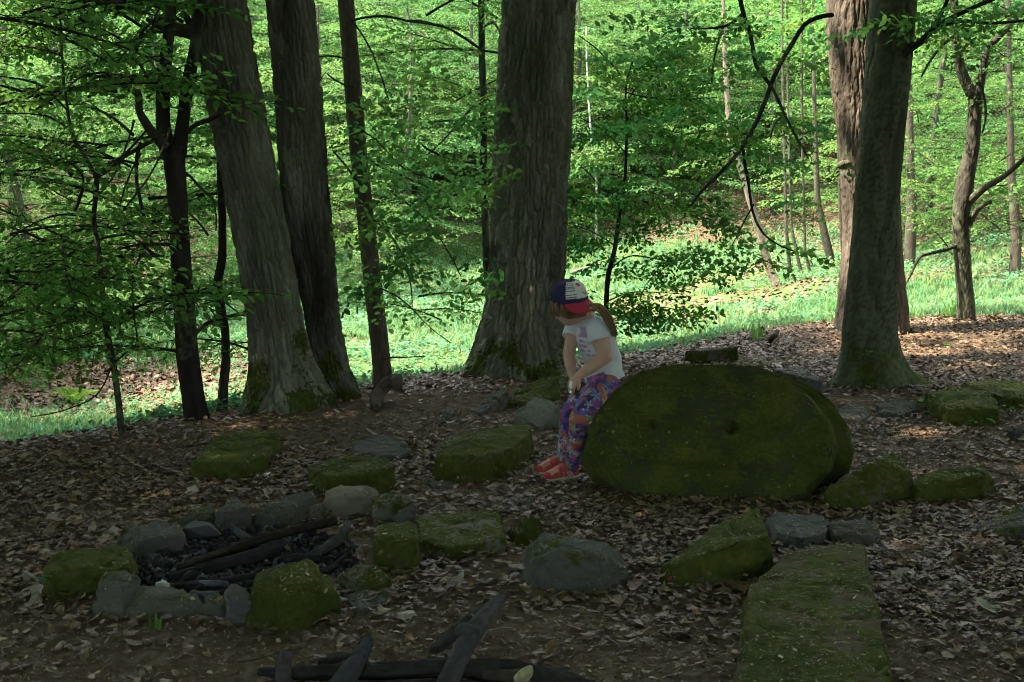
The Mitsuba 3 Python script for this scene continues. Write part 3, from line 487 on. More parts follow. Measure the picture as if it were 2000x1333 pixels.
def herb(seed, n, L, up):
    q = np.random.default_rng(seed); V, Fc = [], []; lv, lf = leaf_shape(L, L * .75, False)
    for i in range(n):
        R = rotm(np.array([q.uniform(0, 6.28)]), np.array([q.normal(-.25, .35)]), np.array([q.normal(0, .3)]))[0]
        V.append(lv @ R.T + [q.normal(0, L * .5), q.normal(0, L * .5), up * q.uniform(.3, 1)]); Fc.append(lf + 4 * i)
    return np.vstack(V), np.vstack(Fc), np.repeat(np.arange(n), 4)
def blade(seed, n, hgt):
    q = np.random.default_rng(seed); V, Fc = [], []
    for i in range(n):
        a = q.uniform(0, 6.28); w = .006 * q.uniform(.7, 1.6); h = hgt * q.uniform(.5, 1); ben = q.uniform(.1, .7) * h; o = q.normal(0, hgt * .22, 2)
        dx, dy = math.cos(a), math.sin(a)
        V.append(np.array([[o[0] - dy * w, o[1] + dx * w, 0], [o[0] + dy * w, o[1] - dx * w, 0], [o[0] + dx * ben * .35 + dy * w, o[1] + dy * ben * .35 - dx * w, h * .6], [o[0] + dx * ben * .35 - dy * w, o[1] + dy * ben * .35 + dx * w, h * .6], [o[0] + dx * ben, o[1] + dy * ben, h]]))
        Fc.append(np.array([[0, 1, 2], [0, 2, 3], [3, 2, 4]]) + 5 * i)
    return np.vstack(V), np.vstack(Fc), np.repeat(np.arange(n), 5)
HERB = [herb(s, 5, .062, .13) for s in range(5)]; GRASS = [blade(s, 6, .17) for s in range(4)]
N = 150000; r = np.random.default_rng(520)
ys = 9 * (48 / 9.0) ** r.uniform(0, 1, N) ; xs = r.uniform(-1, 1, N) * (.4143 * ys * 1.08 + .5)
tc = ys - crest(xs); d = hill_d(xs, ys); pat = meshkit.fbm(np.stack([xs * .35, ys * .35, 0 * xs], -1), 3, 31)
leaf_patch = np.exp(-(((xs - 3.2) / 2.8) ** 2 + ((ys - 25.5) / 2.0) ** 2) * 1.2) + np.exp(-(((xs + 6.6) / 3.2) ** 2 + ((ys - 19.7) / 2.5) ** 2) * 1.0) * 1.3 + .8 * np.exp(-(((xs - 2) / 4) ** 2 + ((ys - 29) / 1.0) ** 2))
k = (tc > .25 + .9 * (pat - .4)) & (d < 2.2 + 3 * (pat - .5)) & (pat > .30 + .25 * leaf_patch) & (r.uniform(size=N) < ss(0, 1.6, tc) * .75 + .25 - .75 * leaf_patch)
xs, ys, pat = xs[k][:36000], ys[k][:36000], pat[k][:36000]
mb = MB(); g = (meshkit.fbm(np.stack([xs * .5, ys * .5, 0 * xs], -1), 2, 37) > .56) ; sc = np.clip(ys / 15, .8, 2.3)
for lo, hi in ((0, 15), (15, 21), (21, 30), (30, 60)):
    m = (ys >= lo) & (ys < hi); s_ = float(np.clip((lo + hi) / 38, .75, 1.6))
    for sel, tm, cc in ((m & ~g, HERB, (.150, .31, .145)), (m & g, GRASS, (.165, .31, .135))):
        if sel.any(): foliage(mb, np.stack([xs[sel], ys[sel], H(xs[sel], ys[sel]) - .02], -1), tm, 530 + lo, s_, .1, cc, .28)
scene['grass'] = mb.ply('mat_leaf'); label('grass', 'bright green herbs and grass covering the sunlit glade', 'grass', kind='stuff')

# fallen leaves: lobed oak leaves near by, simpler ones farther off
def oak_leaf(seed):
    q = np.random.default_rng(seed); n = 6; x = np.linspace(0, 1, n); w = np.interp(x, [0, .15, .3, .42, .55, .66, .8, 1], [.03, .16, .30, .20, .40, .27, .30, .02])
    w = w * q.uniform(.85, 1.15, n); w[1::2] *= .62
    up = np.stack([x, w, 0 * x], 1); dn = np.stack([x, -w * q.uniform(.85, 1.1), 0 * x], 1); mid = np.stack([x, 0 * x, 0 * x], 1)
    v = np.vstack([up, mid, dn]); cu, cv, tw = q.uniform(-.5, .9), q.uniform(-1.2, 1.6), q.normal(0, .5)
    v[:, 2] = cu * (v[:, 0] - .5) ** 2 + cv * v[:, 1] ** 2 + tw * v[:, 1] * (v[:, 0] - .5) + q.normal(0, .02, len(v)); v[:, 0] -= .5
    f = []
    for i in range(n - 1): f += [[i, n + i, n + i + 1], [i, n + i + 1, i + 1], [n + i, 2 * n + i, 2 * n + i + 1], [n + i, 2 * n + i + 1, n + i + 1]]
    return v * .088, np.array(f), np.zeros(len(v), int)
def flat_leaf(seed):
    q = np.random.default_rng(seed); a = np.arange(6) / 6 * 6.283; v = np.stack([np.cos(a) * .5, np.sin(a) * .30 * q.uniform(.7, 1.2, 6), q.normal(0, .09, 6)], 1)
    return v * .085, np.array([[0, 1, 2], [0, 2, 3], [0, 3, 4], [0, 4, 5]]), np.zeros(6, int)
OAK = [oak_leaf(s) for s in range(14)]; FLAT = [flat_leaf(s) for s in range(8)]
FIRE = np.array([-1.16, 5.05])                                   # middle of the fire ring
def leaf_bed(x, y):                                             # how thickly the leaves lie
    p = np.stack([x * .55, y * .55, 0 * x], -1); b = meshkit.fbm(p, 3, 41) * .6 + .4 * meshkit.fbm(p * 3, 2, 43)
    path = np.exp(-(((x + .75) / .75) ** 2 + ((y - 4.05) / .55) ** 2)) + .9 * np.exp(-(((x + .25) / .7) ** 2 + ((y - 6.3) / .5) ** 2)) + .7 * np.exp(-(((x - 2.3) / .9) ** 2 + ((y - 7.0) / .5) ** 2)) + .6 * np.exp(-(((x + 2.2) / 1.0) ** 2 + ((y - 8.1) / .4) ** 2)) + .8 * np.exp(-(((x + 1.9) / .5) ** 2 + ((y - 4.2) / .3) ** 2))
    fire = np.hypot((x - FIRE[0]) / .62, (y - FIRE[1]) / .58) < 1
    return np.clip(.12 + 2.6 * (b - .36), .07, 1) * (1 - .85 * np.clip(path, 0, 1)) * np.where(fire, .03, 1) + .45 * (y > 9.2)
def leaf_colors(n, q):
    pal = np.array([[.085, .054, .033], [.125, .080, .048], [.165, .112, .070], [.21, .160, .112], [.27, .22, .17], [.115, .082, .057], [.20, .125, .060], [.10, .068, .046]])
    c = pal[q.choice(len(pal), n, p=[.20, .21, .18, .10, .03, .13, .05, .10])]; return c * [1.0, .97, .90] * np.exp(q.normal(0, .24, (n, 1)))
def scatter_leaves(mb, x, y, tm, seed, scale=1.0, tilt=.3, lift=.008):
    q = np.random.default_rng(seed); n = len(x); which = q.integers(0, len(tm), n); e = .03
    sx, sy = (H(x + e, y) - H(x - e, y)) / (2 * e), (H(x, y + e) - H(x, y - e)) / (2 * e)
    R = rotm(q.uniform(0, 6.283, n), q.normal(0, tilt, n), q.normal(0, tilt, n)) * (scale * np.exp(q.normal(0, .22, n)))[:, None, None]
    S = np.repeat(np.eye(3)[None], n, 0); S[:, 2, 0], S[:, 2, 1] = np.clip(sx, -.7, .7), np.clip(sy, -.7, .7); R = S @ R
    c = leaf_colors(n, q); ctr = np.stack([x, y, H(x, y) + lift + np.abs(q.normal(0, .012, n))], -1)
    for k, (tv, tf, _) in enumerate(tm):
        m = np.nonzero(which == k)[0]
        if len(m): mb.add((np.einsum('nij,pj->npi', R[m], tv) + ctr[m][:, None]).reshape(-1, 3), (tf[None] + (np.arange(len(m)) * len(tv))[:, None, None]).reshape(-1, 3), np.repeat(c[m], len(tv), 0))
mb = MB(); r = np.random.default_rng(540)
n = 33000; y = np.sqrt(r.uniform(3.2 ** 2, 7.2 ** 2, n)); x = r.uniform(-1, 1, n) * (.4143 * y * 1.1 + .5); k = r.uniform(size=n) < leaf_bed(x, y); scatter_leaves(mb, x[k], y[k], OAK, 541, .57, .19)
n = 64000; y = np.sqrt(r.uniform(7.2 ** 2, 17 ** 2, n)); x = r.uniform(-1, 1, n) * (.4143 * y * 1.1 + .5); k = (r.uniform(size=n) < leaf_bed(x, y)) & (y < crest(x) + 1.2); scatter_leaves(mb, x[k], y[k], FLAT, 542, .58, .22)
n = 16000; y = r.uniform(14, 34, n); x = r.uniform(-1, 1, n) * (.4143 * y * 1.06 + .5); pat = meshkit.fbm(np.stack([x * .35, y * .35, 0 * x], -1), 3, 31); bank = np.exp(-(((x + 6.6) / 3.2) ** 2 + ((y - 19.8) / 2.6) ** 2)) > .3; k = (hill_d(x, y) > .8) | (pat < .42) | bank; scatter_leaves(mb, x[k], y[k], FLAT, 543, 1.6, .35)
n = 7000; x, y = r.uniform(-10.5, -3.4, n), r.uniform(16, 24, n); k = np.exp(-(((x + 6.6) / 3.2) ** 2 + ((y - 19.8) / 2.6) ** 2)) > r.uniform(.25, .7, n); scatter_leaves(mb, x[k], y[k], FLAT, 544, 1.25, .35)
scene['leaf_litter'] = mb.ply('mat_litter'); label('leaf_litter', 'brown fallen oak leaves strewn over the woodland floor', 'leaf litter', kind='stuff')
# crumbs: bits of bark, bud scales and fallen catkins
DEB = mb = MB(); n = 80000; y = np.sqrt(r.uniform(3.2 ** 2, 8.5 ** 2, n)); x = r.uniform(-1, 1, n) * (.4143 * y * 1.1 + .4)
a = r.uniform(0, 6.283, n); ln = .0052 * np.exp(r.normal(0, .5, n)); wd = ln * r.uniform(.25, .7, n); c0 = np.stack([x, y, H(x, y) + .005], -1)
u = np.stack([np.cos(a), np.sin(a), r.normal(0, .35, n)], -1) * ln[:, None]; w = np.stack([-np.sin(a), np.cos(a), r.normal(0, .35, n)], -1) * wd[:, None]
V = np.stack([c0 - u, c0 + w, c0 + u, c0 - w], 1).reshape(-1, 3); b4 = np.arange(n) * 4
pal = np.array([[.09, .06, .04], [.15, .11, .07], [.25, .20, .10], [.33, .28, .17]])[r.choice(4, n, p=[.4, .3, .2, .1])]
mb.add(V, np.vstack([np.stack([b4, b4 + 1, b4 + 2], 1), np.stack([b4, b4 + 2, b4 + 3], 1)]), np.repeat(pal, 4, 0))
label('forest_debris', 'crumbs of bark, twigs and fallen catkins on the soil and the stones', 'debris', kind='stuff')
for i in range(170):
    y0 = math.sqrt(r.uniform(3.5 ** 2, 9.5 ** 2)); x0 = r.uniform(-1, 1) * (.4143 * y0 + .3); a0 = r.uniform(0, 6.283); L0 = r.uniform(.06, .26); u_ = np.linspace(-.5, .5, 5); px_, py_ = x0 + np.cos(a0) * L0 * u_ + r.normal(0, .006, 5), y0 + np.sin(a0) * L0 * u_ + r.normal(0, .006, 5)
    DEB.add(*tube(np.stack([px_, py_, H(px_, py_) + .012 + r.uniform(0, .012), np.linspace(1, .5, 5) * r.uniform(.0018, .004)], 1), 8, 5), np.array([.085, .062, .045]) * r.uniform(.5, 1.5))
# single fallen leaves that stand out pale, pieces of the floor
def one_leaf(px, py, L, az, tilt, roll, c, k):
    p = G(px, py); R = rotm(np.array([az]), np.array([tilt]), np.array([roll]))[0]; tv, tf, _ = OAK[k % len(OAK)]
    part('ground', 'fallen_leaf', (tv @ R.T * (L / .088) + p + [0, 0, .022], tf), 'mat_litter', color=np.tile(c, (len(tv), 1)))
r = np.random.default_rng(560)
for i in range(190):
    py = 940 + 390 * r.uniform() ** .8; px = r.uniform(10, 1990); p = G(px, py)
    if leaf_bed(p[0:1], p[1:2])[0] < r.uniform(.05, .6) : continue
    one_leaf(px, py, r.uniform(.085, .125), r.uniform(0, 6.28), r.normal(0, .35), r.normal(0, .35), np.array([(.30, .26, .21), (.24, .185, .135), (.20, .13, .07), (.33, .30, .25)][r.integers(0, 4)]) * r.uniform(.8, 1.15), i)

# ================================================================== THE STONES
def stone_color(v, seed, moss, tone):
    n = meshkit.fbm(v * 5, 3, seed); fine = meshkit.noise(v * 90, seed + 1)
    if moss > .6: tone = (.098, .092, .058)
    c = np.array(tone) * (.70 + .5 * n + .22 * (fine - .5))[:, None]
    if moss > 0:
        m = meshkit.fbm(v * 6.5, 4, seed + 5) + .34 * (meshkit.noise(v * 75, seed + 6) - .5) + .2 * (meshkit.noise(v * 33, seed + 7) - .5) > .76 - .62 * moss
        tint = meshkit.fbm(v * 9, 2, seed + 8)[:, None]; g = np.array([.026, .040, .008]) * (1 - tint) + np.array([.088, .102, .020]) * tint
        c[m] = g[m] * (.65 + .7 * meshkit.noise(v[m] * 110, seed + 9)[:, None])
    sp = meshkit.noise(v * 130, seed + 12) > .955 if moss > .2 else np.zeros(len(v), bool)
    c[sp] = [.24, .21, .10]; return c
STONE, DARKS, PALE = (.125, .125, .105), (.085, .085, .080), (.30, .27, .22)
STONES = {}
def rock_mesh(pts, rad=.022, fine=.016, seed=1, lump=.035, rough=.012, keep=0.0):
    s = trimesh.creation.icosphere(1, radius=1.0).vertices
    q = np.random.default_rng(seed); cl = np.vstack([p + s * rad * q.uniform(.7, 1.3) for p in np.asarray(pts)])
    m = manifold3d.Manifold.hull_points(cl).refine_to_length(fine).to_mesh(); tm = trimesh.Trimesh(m.vert_properties[:, :3], m.tri_verts, process=True)
    trimesh.smoothing.filter_taubin(tm, iterations=2); v, nn = tm.vertices.copy(), tm.vertex_normals
    dlt = (meshkit.fbm(v * 4.5, 3, seed + 2) - .55) * lump + (meshkit.fbm(v * 17, 3, seed + 3) - .5) * rough * 2 - .010 * (np.abs(2 * meshkit.fbm(v * [5, 5, 9], 2, seed + 4) - 1) < .05)
    return v + nn * dlt[:, None], tm.faces
def stone(text, top, h=.1, moss=.0, tone=STONE, skirt=.03, cat='stone', group=None, name='stone', rad=.014, sink=.07, lump=.012, fine=.0165, rough=.016):
    """top: corners (px, py[, height]) of the upper face; the sides go down into the soil."""
    key = numbered(name); seed = 2000 + 13 * len(scene); pts = []
    for t_ in top:
        hh = t_[2] if len(t_) > 2 else h; g = G(t_[0], t_[1], hh); pts.append(g)
    pts = np.array(pts); c = pts.mean(0); low = pts + (pts - c) * (skirt / (np.linalg.norm((pts - c)[:, :2], axis=1, keepdims=True) + 1e-6)); low[:, 2] = H(low[:, 0], low[:, 1]) - sink
    inner = pts.copy(); inner[:, :2] -= (pts - c)[:, :2] / (np.linalg.norm((pts - c)[:, :2], axis=1, keepdims=True) + 1e-6) * rad * .6; inner[:, 2] -= rad * .6
    v, f = rock_mesh(np.vstack([inner, low]), rad, fine, seed, lump, rough)
    STONES[key] = (v, f); scene[key] = ply((v, f), 'mat_stone', smooth=True, color=stone_color(v, seed, moss, tone)); label(key, text, cat, group); return key
stone('mossy block on the leaves below the twin trunks, topmost left of the mossy blocks', [(378, 905), (418, 856), (470, 846), (538, 841), (542, 850), (515, 893), (470, 905)], .10, .78)
stone('flat round dark grey stone between the mossy blocks', [(690, 868), (710, 853), (760, 850), (793, 865), (797, 880), (770, 893), (725, 893), (695, 880)], .035, .0, (.10, .10, .098))
stone('mossy block beside the fire ring, directly behind its pale stone', [(605, 918), (645, 897), (700, 893), (757, 897), (765, 912), (735, 925), (690, 930), (640, 930)], .11, .75)
stone('large mossy block lying just left of the girl\'s feet', [(852, 886), (895, 848), (960, 838), (1031, 830), (1035, 845), (1000, 875), (960, 889), (890, 892)], .14, .72)
stone('bare grey angular boulder behind the girl\'s knees', [(1008, 800, .1), (1045, 778, .16), (1062, 780, .16), (1095, 800, .12), (1092, 825, .05), (1050, 835, .02)], moss=.08, tone=(.17, .18, .16))
stone('mossy slab leaning behind the bare grey boulder', [(985, 790, .02), (1010, 762, .09), (1060, 742, .13), (1088, 738, .13), (1090, 765, .06), (1040, 795, .02)], moss=.72)
stone('narrow dark slab leaning in the leaves before the thickest oak', [(930, 802, .02), (958, 772, .10), (984, 756, .13), (990, 762, .12), (966, 790, .04), (938, 808, .02)], moss=.2, tone=DARKS)
stone('small mossy stone at the foot of the oak, behind the girl\'s hands', [(1070, 745, .06), (1095, 735, .08), (1120, 738, .08), (1120, 760, .03), (1080, 760, .03)], moss=.6, tone=STONE)
stone('broad flat mossy slab on the right of the fire ring', [(815, 1010), (862, 1002), (975, 998), (985, 1050), (930, 1062), (870, 1070), (822, 1056)], .065, .52, (.15, .14, .105))
stone('small stone with a bright mossy cap beside the broad flat slab', [(992, 1042, .03), (1020, 1010, .12), (1055, 1012, .11), (1066, 1040, .05), (1042, 1062, .01), (1002, 1064, .0)], moss=.6, lump=.05)
stone('big bare dark grey boulder in the middle of the foreground', [(1034, 1065, .12), (1058, 1046, .15), (1110, 1052, .15), (1180, 1062, .13), (1216, 1085, .08), (1222, 1110, .05), (1170, 1088, .14), (1095, 1075, .15), (1038, 1092, .13)], moss=.10, tone=(.088, .095, .083))
stone('tilted mossy block at the head of the long slab', [(1298, 1105, .07), (1395, 1029, .14), (1480, 994, .2), (1500, 1046, .17), (1440, 1062, .16), (1370, 1085, .12)], moss=.66, skirt=.05)
stone('flat dark grey stone touching the tilted mossy block', [(1500, 1010), (1530, 1003), (1605, 1008), (1618, 1025), (1606, 1043), (1560, 1053), (1520, 1040)], .06, .0, (.10, .105, .105))
stone('small dark flat stone right of the flat dark grey one', [(1622, 1025), (1700, 1018), (1713, 1030), (1705, 1044), (1632, 1046)], .06, .25, (.075, .08, .07))
stone('long flat slab covered in crumbs, running out of the picture at the bottom', [(1535, 1082), (1600, 1069), (1680, 1066), (1693, 1120), (1716, 1230), (1738, 1333), (1752, 1480), (1425, 1480), (1452, 1290), (1468, 1150)], .10, .46, (.105, .085, .052), skirt=.05, fine=.02)
stone('tilted mossy block close to the right end of the great disc', [(1617, 957, .09), (1652, 930, .14), (1720, 897, .19), (1745, 884, .21), (1778, 920, .15), (1700, 907, .21), (1642, 950, .12)], moss=.70, skirt=.05)
stone('mossy wedge stone beyond the tilted block, in the dark right part', [(1782, 937, .09), (1830, 921, .12), (1918, 912, .13), (1938, 935, .07), (1913, 927, .13), (1850, 941, .11), (1792, 955, .08)], moss=.66, skirt=.04)
stone('low mossy stone cut by the right edge of the picture', [(1888, 1042, .01), (1940, 1012, .07), (2000, 982, .12), (2080, 972, .13), (2080, 1020, .1), (1960, 1035, .05)], moss=.4, tone=DARKS)
stone('mossy flagstone in front of its neighbour, right of the smooth greenish trunk', [(1810, 766), (1860, 756), (1925, 760), (1948, 788), (1946, 798), (1852, 799), (1832, 790)], .11, .85)
stone('mossy flagstone at the right edge, behind the nearer flagstone', [(1882, 746), (1940, 743), (2000, 748), (2040, 760), (2040, 780), (1960, 778), (1928, 765)], .07, .85)
stone('flat dark stone between the great disc and the foot of the smooth trunk', [(1637, 800), (1660, 796), (1693, 798), (1700, 812), (1680, 823), (1642, 817)], .03, .0, DARKS)
stone('flat dark stone in front of the foot of the smooth trunk', [(1714, 791), (1745, 781), (1788, 784), (1793, 800), (1760, 811), (1722, 808)], .03, .1, DARKS)
stone('dark stone peeping out behind the great disc', [(1512, 722, .08), (1560, 716, .12), (1600, 736, .14), (1602, 745, .13), (1588, 760, .04), (1540, 745, .04)], moss=.3, tone=DARKS)
stone('squared slab on the rim of the bank, above the great disc', [(1341, 688, .10), (1430, 678, .14), (1439, 680, .14), (1439, 688, .08), (1346, 696, .06)], moss=.5, tone=(.13, .12, .10), skirt=.01, rad=.012, lump=.015)
stone('thin flat slab lying flush behind the great disc', [(1385, 702), (1440, 694), (1545, 699), (1538, 711), (1470, 714)], .025, .2, (.12, .10, .07))
stone('flat dark stone flush with the soil in front of the girl\'s shoes', [(966, 986), (990, 974), (1055, 973), (1060, 985), (1020, 999), (972, 997)], .012, .0, DARKS)
stone('tiny flat stone flush with the soil under the large mossy block', [(838, 945), (860, 938), (891, 941), (893, 948), (852, 951)], .015, .0, DARKS)
stone('black stone at the right edge below the flagstones', [(1968, 846, .05), (1986, 833, .08), (2020, 831, .08), (2020, 855, .03), (1972, 858, .02)], moss=.0, tone=(.05, .05, .047))
stone('dark rounded stone half buried behind the charred log', [(624, 1287, .02), (652, 1270, .05), (690, 1272, .05), (703, 1290, .02), (660, 1300, .0)], moss=.1, tone=DARKS)
stone('low flat stone half hidden in leaves before the thickest oak', [(857, 806), (870, 799), (886, 799), (889, 808), (872, 814)], .02, .0, DARKS)
stone('little bluish stone in the leaves right of the long slab', [(1752, 1090), (1772, 1081), (1795, 1090), (1790, 1102), (1760, 1104)], .012, .0, (.10, .10, .12))
RING = 'stones of the fire ring'
def ring(text, top, h=.1, moss=0., tone=STONE, **k): stone(text, top, h, moss, tone, group=RING, **k)
ring('long dark slab leaning in the far side of the fire ring', [(497, 1002, .05), (520, 987, .09), (570, 970, .11), (613, 957, .13), (617, 966, .12), (560, 990, .09), (502, 1010, .05)], moss=.15, tone=(.085, .088, .075))
ring('blocky dark stone in the far side of the ring, left of the long slab', [(422, 1002, .09), (437, 987, .11), (456, 972, .11), (485, 991, .11), (489, 999, .09), (440, 1001, .11)], moss=.12, tone=(.08, .08, .072))
ring('wedge of dark stone in the ring between the blocky and the wide dark stone', [(347, 1017, .04), (372, 1002, .07), (414, 987, .09), (417, 1001, .08), (380, 1019, .04)], moss=.2, tone=(.09, .095, .075))
ring('wide dark stone with an overhanging edge, far left side of the ring', [(232, 1056, .04), (252, 1032, .07), (302, 1014, .09), (345, 1021, .09), (360, 1045, .08), (312, 1051, .09), (272, 1062, .07)], moss=.12, tone=(.09, .088, .082))
ring('mossy block at the left end of the fire ring', [(88, 1107), (112, 1082), (160, 1074), (243, 1068), (256, 1080), (248, 1111), (180, 1112), (97, 1118)], .11, .88, skirt=.025)
ring('stout grey stone standing at the front left corner of the ring', [(192, 1150, .09), (207, 1124, .12), (245, 1117, .12), (267, 1130, .11), (235, 1149, .11)], moss=.08, tone=(.10, .105, .088))
ring('long rounded grey stone along the front of the ring', [(246, 1180, .04), (257, 1153, .07), (272, 1146, .08), (340, 1153, .07), (383, 1162, .06), (383, 1175, .04), (300, 1172, .07)], moss=.08, tone=(.108, .112, .092), rad=.03)
ring('small grey stone in front, right of the long rounded one', [(387, 1182, .03), (402, 1164, .06), (425, 1160, .06), (438, 1171, .05), (434, 1185, .04)], moss=.15, tone=(.095, .10, .083))
ring('pointed grey stone leaning left of the big mossy boulder', [(443, 1155, .10), (453, 1142, .13), (488, 1162, .09), (490, 1176, .08), (447, 1173, .09)], moss=.0, tone=(.105, .11, .108), skirt=-.01)
ring('big rounded mossy boulder at the front of the ring', [(498, 1150, .13), (512, 1122, .15), (560, 1109, .16), (605, 1107, .16), (638, 1132, .12), (650, 1155, .09), (600, 1141, .16), (540, 1150, .15)], moss=.72, tone=(.13, .13, .105), rad=.04, skirt=.01)
ring('stone with a mossy left shoulder, front right of the ring', [(664, 1122, .05), (692, 1102, .09), (735, 1107, .09), (758, 1130, .06), (760, 1140, .04), (700, 1136, .06)], moss=.4, tone=(.11, .12, .09))
ring('flat grey slab lying before the front right of the ring', [(668, 1166), (720, 1161), (763, 1152), (748, 1180), (702, 1193)], .02, .05, (.10, .104, .095))
ring('tall mossy block upright at the right end of the ring', [(732, 1041, .15), (747, 1026, .16), (800, 1017, .16), (811, 1030, .15), (811, 1056, .14), (737, 1052, .15)], moss=.72, skirt=.0)
ring('small dark stone wedged above the tall mossy block', [(777, 1005, .05), (800, 991, .09), (809, 990, .09), (811, 1000, .07), (790, 1010, .05)], moss=.05, tone=(.11, .115, .11))
ring('squat mossy stone at the far right of the ring', [(730, 972, .10), (742, 962, .12), (800, 964, .11), (806, 980, .09), (790, 985, .09), (737, 980, .11)], moss=.55)
ring('pale bare topped stone at the far side of the ring', [(639, 962, .11), (670, 949, .13), (710, 947, .13), (738, 956, .11), (733, 969, .09), (690, 963, .12), (647, 969, .11)], moss=.0, tone=(.205, .19, .15))
ring('small stone with a reddish grey top beside the pale one', [(585, 1001, .03), (602, 991, .05), (630, 984, .07), (633, 995, .05), (602, 1011, .03)], moss=.05, tone=(.15, .13, .12))

# the great disc: an old round stone sunk in the soil and tilted back
A0, A1 = np.array([.55, 6.12, 0.0]), np.array([.0, .46, 1.0]); PN = np.cross([1, .0, 0], A1 / np.linalg.norm(A1)); PN /= np.linalg.norm(PN)
def on_face(px, py, back=0.0):
    d_ = ray(px, py); n_ = PN if PN[1] < 0 else -PN; s_ = np.dot(A0 - n_ * back - EYE, n_) / np.dot(d_, n_); return EYE + d_ * s_
inw = -PN if PN[1] < 0 else PN
OUT = [(1150, 842), (1143, 880), (1160, 915), (1200, 950), (1290, 985), (1420, 1005), (1500, 1000), (1580, 968), (1630, 915), (1640, 870), (1625, 825), (1590, 778), (1540, 738), (1480, 714), (1400, 704), (1320, 706), (1250, 722), (1200, 762), (1165, 805)]
def disc(outline, thick, rad, seed, back=0.0, shift=0.0):
    pts = [];
    for (x, y) in outline:
        p = on_face(x, y, back); pts += [p + inw * rad, p + inw * (thick - rad) + np.array([shift, 0, 0])]
    c = np.mean(pts, 0); s = trimesh.creation.icosphere(2, radius=rad).vertices
    cl = np.vstack([p + (c - p) / np.linalg.norm(c - p) * rad + s for p in pts])
    m = manifold3d.Manifold.hull_points(cl).refine_to_length(.014).to_mesh(); tm = trimesh.Trimesh(m.vert_properties[:, :3], m.tri_verts, process=True); trimesh.smoothing.filter_taubin(tm, iterations=6)
    v, nn = tm.vertices.copy(), tm.vertex_normals
    dl = (meshkit.fbm(v * 3, 3, seed) - .5) * .035 + (meshkit.fbm(v * 14, 3, seed + 1) - .5) * .014
    fr = nn @ inw < -.6
    q0, q1 = on_face(1245, 757), on_face(1540, 768); q2 = on_face(1240, 905); q3 = on_face(1560, 930)
    def seg(p, a, b): tt = np.clip(((p - a) @ (b - a)) / ((b - a) @ (b - a)), 0, 1); return np.linalg.norm(p - a - tt[:, None] * (b - a), axis=1), tt
    wob = (meshkit.fbm(v * 7, 2, 5) - .5) * .05
    d1, t1 = seg(v, q0, q1); dl -= np.where(fr, .030 * np.exp(-((d1 + wob * .4) / .016) ** 2), 0)
    d2, t2_ = seg(v, q2, q3); dl -= np.where(fr, .022 * np.exp(-((d2 + wob) / .017) ** 2), 0)
    up = (v - q0) @ (A1 / np.linalg.norm(A1)) - ((v[:, 0] - q0[0]) / (q1[0] - q0[0])) * ((q1 - q0) @ (A1 / np.linalg.norm(A1)))
    dl += np.where(fr, -.012 * ss(.0, .02, up + wob * .3), 0)
    for (x, y, r_, dp) in ((1430, 834, .030, .08), (1274, 829, .018, .04), (1345, 702, .02, .01)):
        e = np.linalg.norm(v - on_face(x, y), axis=1); dl -= dp * np.exp(-(e / r_) ** 4)
    return v + nn * dl[:, None], tm.faces
MS = 'great_stone_disc'; label(MS, 'huge round mossy stone disc, tilted back in the leaves, on which the girl leans', 'stone')
v, f = disc(OUT, .30, .045, 71); DISC = (v, f); c = stone_color(v, 91, .57, (.042, .056, .024)); part(MS, 'face', (v, f), 'mat_stone', smooth=True, color=c)
OUT2 = [(1560, 960), (1655, 935), (1672, 885), (1662, 838), (1630, 785), (1580, 745), (1520, 728), (1440, 735), (1440, 900)]
v, f = disc(OUT2, .22, .04, 75, .26); part(MS, 'back_slab', (v, f), 'mat_stone', smooth=True, color=stone_color(v, 95, .5, (.05, .055, .04)))

# crumbs lying on the stones
def crumbs_on(v, f, n, seed, nz=.55):
    q = np.random.default_rng(seed); a_, b_, c_ = v[f[:, 0]], v[f[:, 1]], v[f[:, 2]]; nn = np.cross(b_ - a_, c_ - a_); ar = np.linalg.norm(nn, axis=1) + 1e-12; up = nn[:, 2] / ar; w = ar * (up > nz) * (.15 + meshkit.fbm(a_ * 4, 3, 8) ** 3 * 6)
    if w.sum() <= 0: return
    i = q.choice(len(f), n, p=w / w.sum()); u = q.dirichlet([1, 1, 1], n); p = a_[i] * u[:, :1] + b_[i] * u[:, 1:2] + c_[i] * u[:, 2:] + nn[i] / ar[i, None] * .003
    t = np.cross(nn[i] / ar[i, None], q.normal(size=(n, 3))); t /= np.linalg.norm(t, axis=1, keepdims=True); s_ = np.cross(nn[i] / ar[i, None], t); ln = .0036 * np.exp(q.normal(0, .45, (n, 1))); wd = ln * q.uniform(.2, .6, (n, 1)); b4 = np.arange(n) * 4
    pal = np.array([[.16, .12, .06], [.25, .20, .09], [.34, .30, .16], [.10, .07, .04]])[q.choice(4, n, p=[.3, .35, .15, .2])]
    DEB.add(np.stack([p - t * ln, p + s_ * wd, p + t * ln, p - s_ * wd], 1).reshape(-1, 3), np.vstack([np.stack([b4, b4 + 1, b4 + 2], 1), np.stack([b4, b4 + 2, b4 + 3], 1)]), np.repeat(pal, 4, 0))
for k_, (v_, f_) in STONES.items(): crumbs_on(v_, f_, 2600 if np.ptp(v_[:, 1]) > 1.2 else int(np.clip(np.ptp(v_[:, 0]) * np.ptp(v_[:, 1]) * 2600, 20, 700)), len(k_) + int(v_[0, 0] * 100) % 97)
v_, f_ = DISC; crumbs_on(v_, f_, 420, 5, .12)
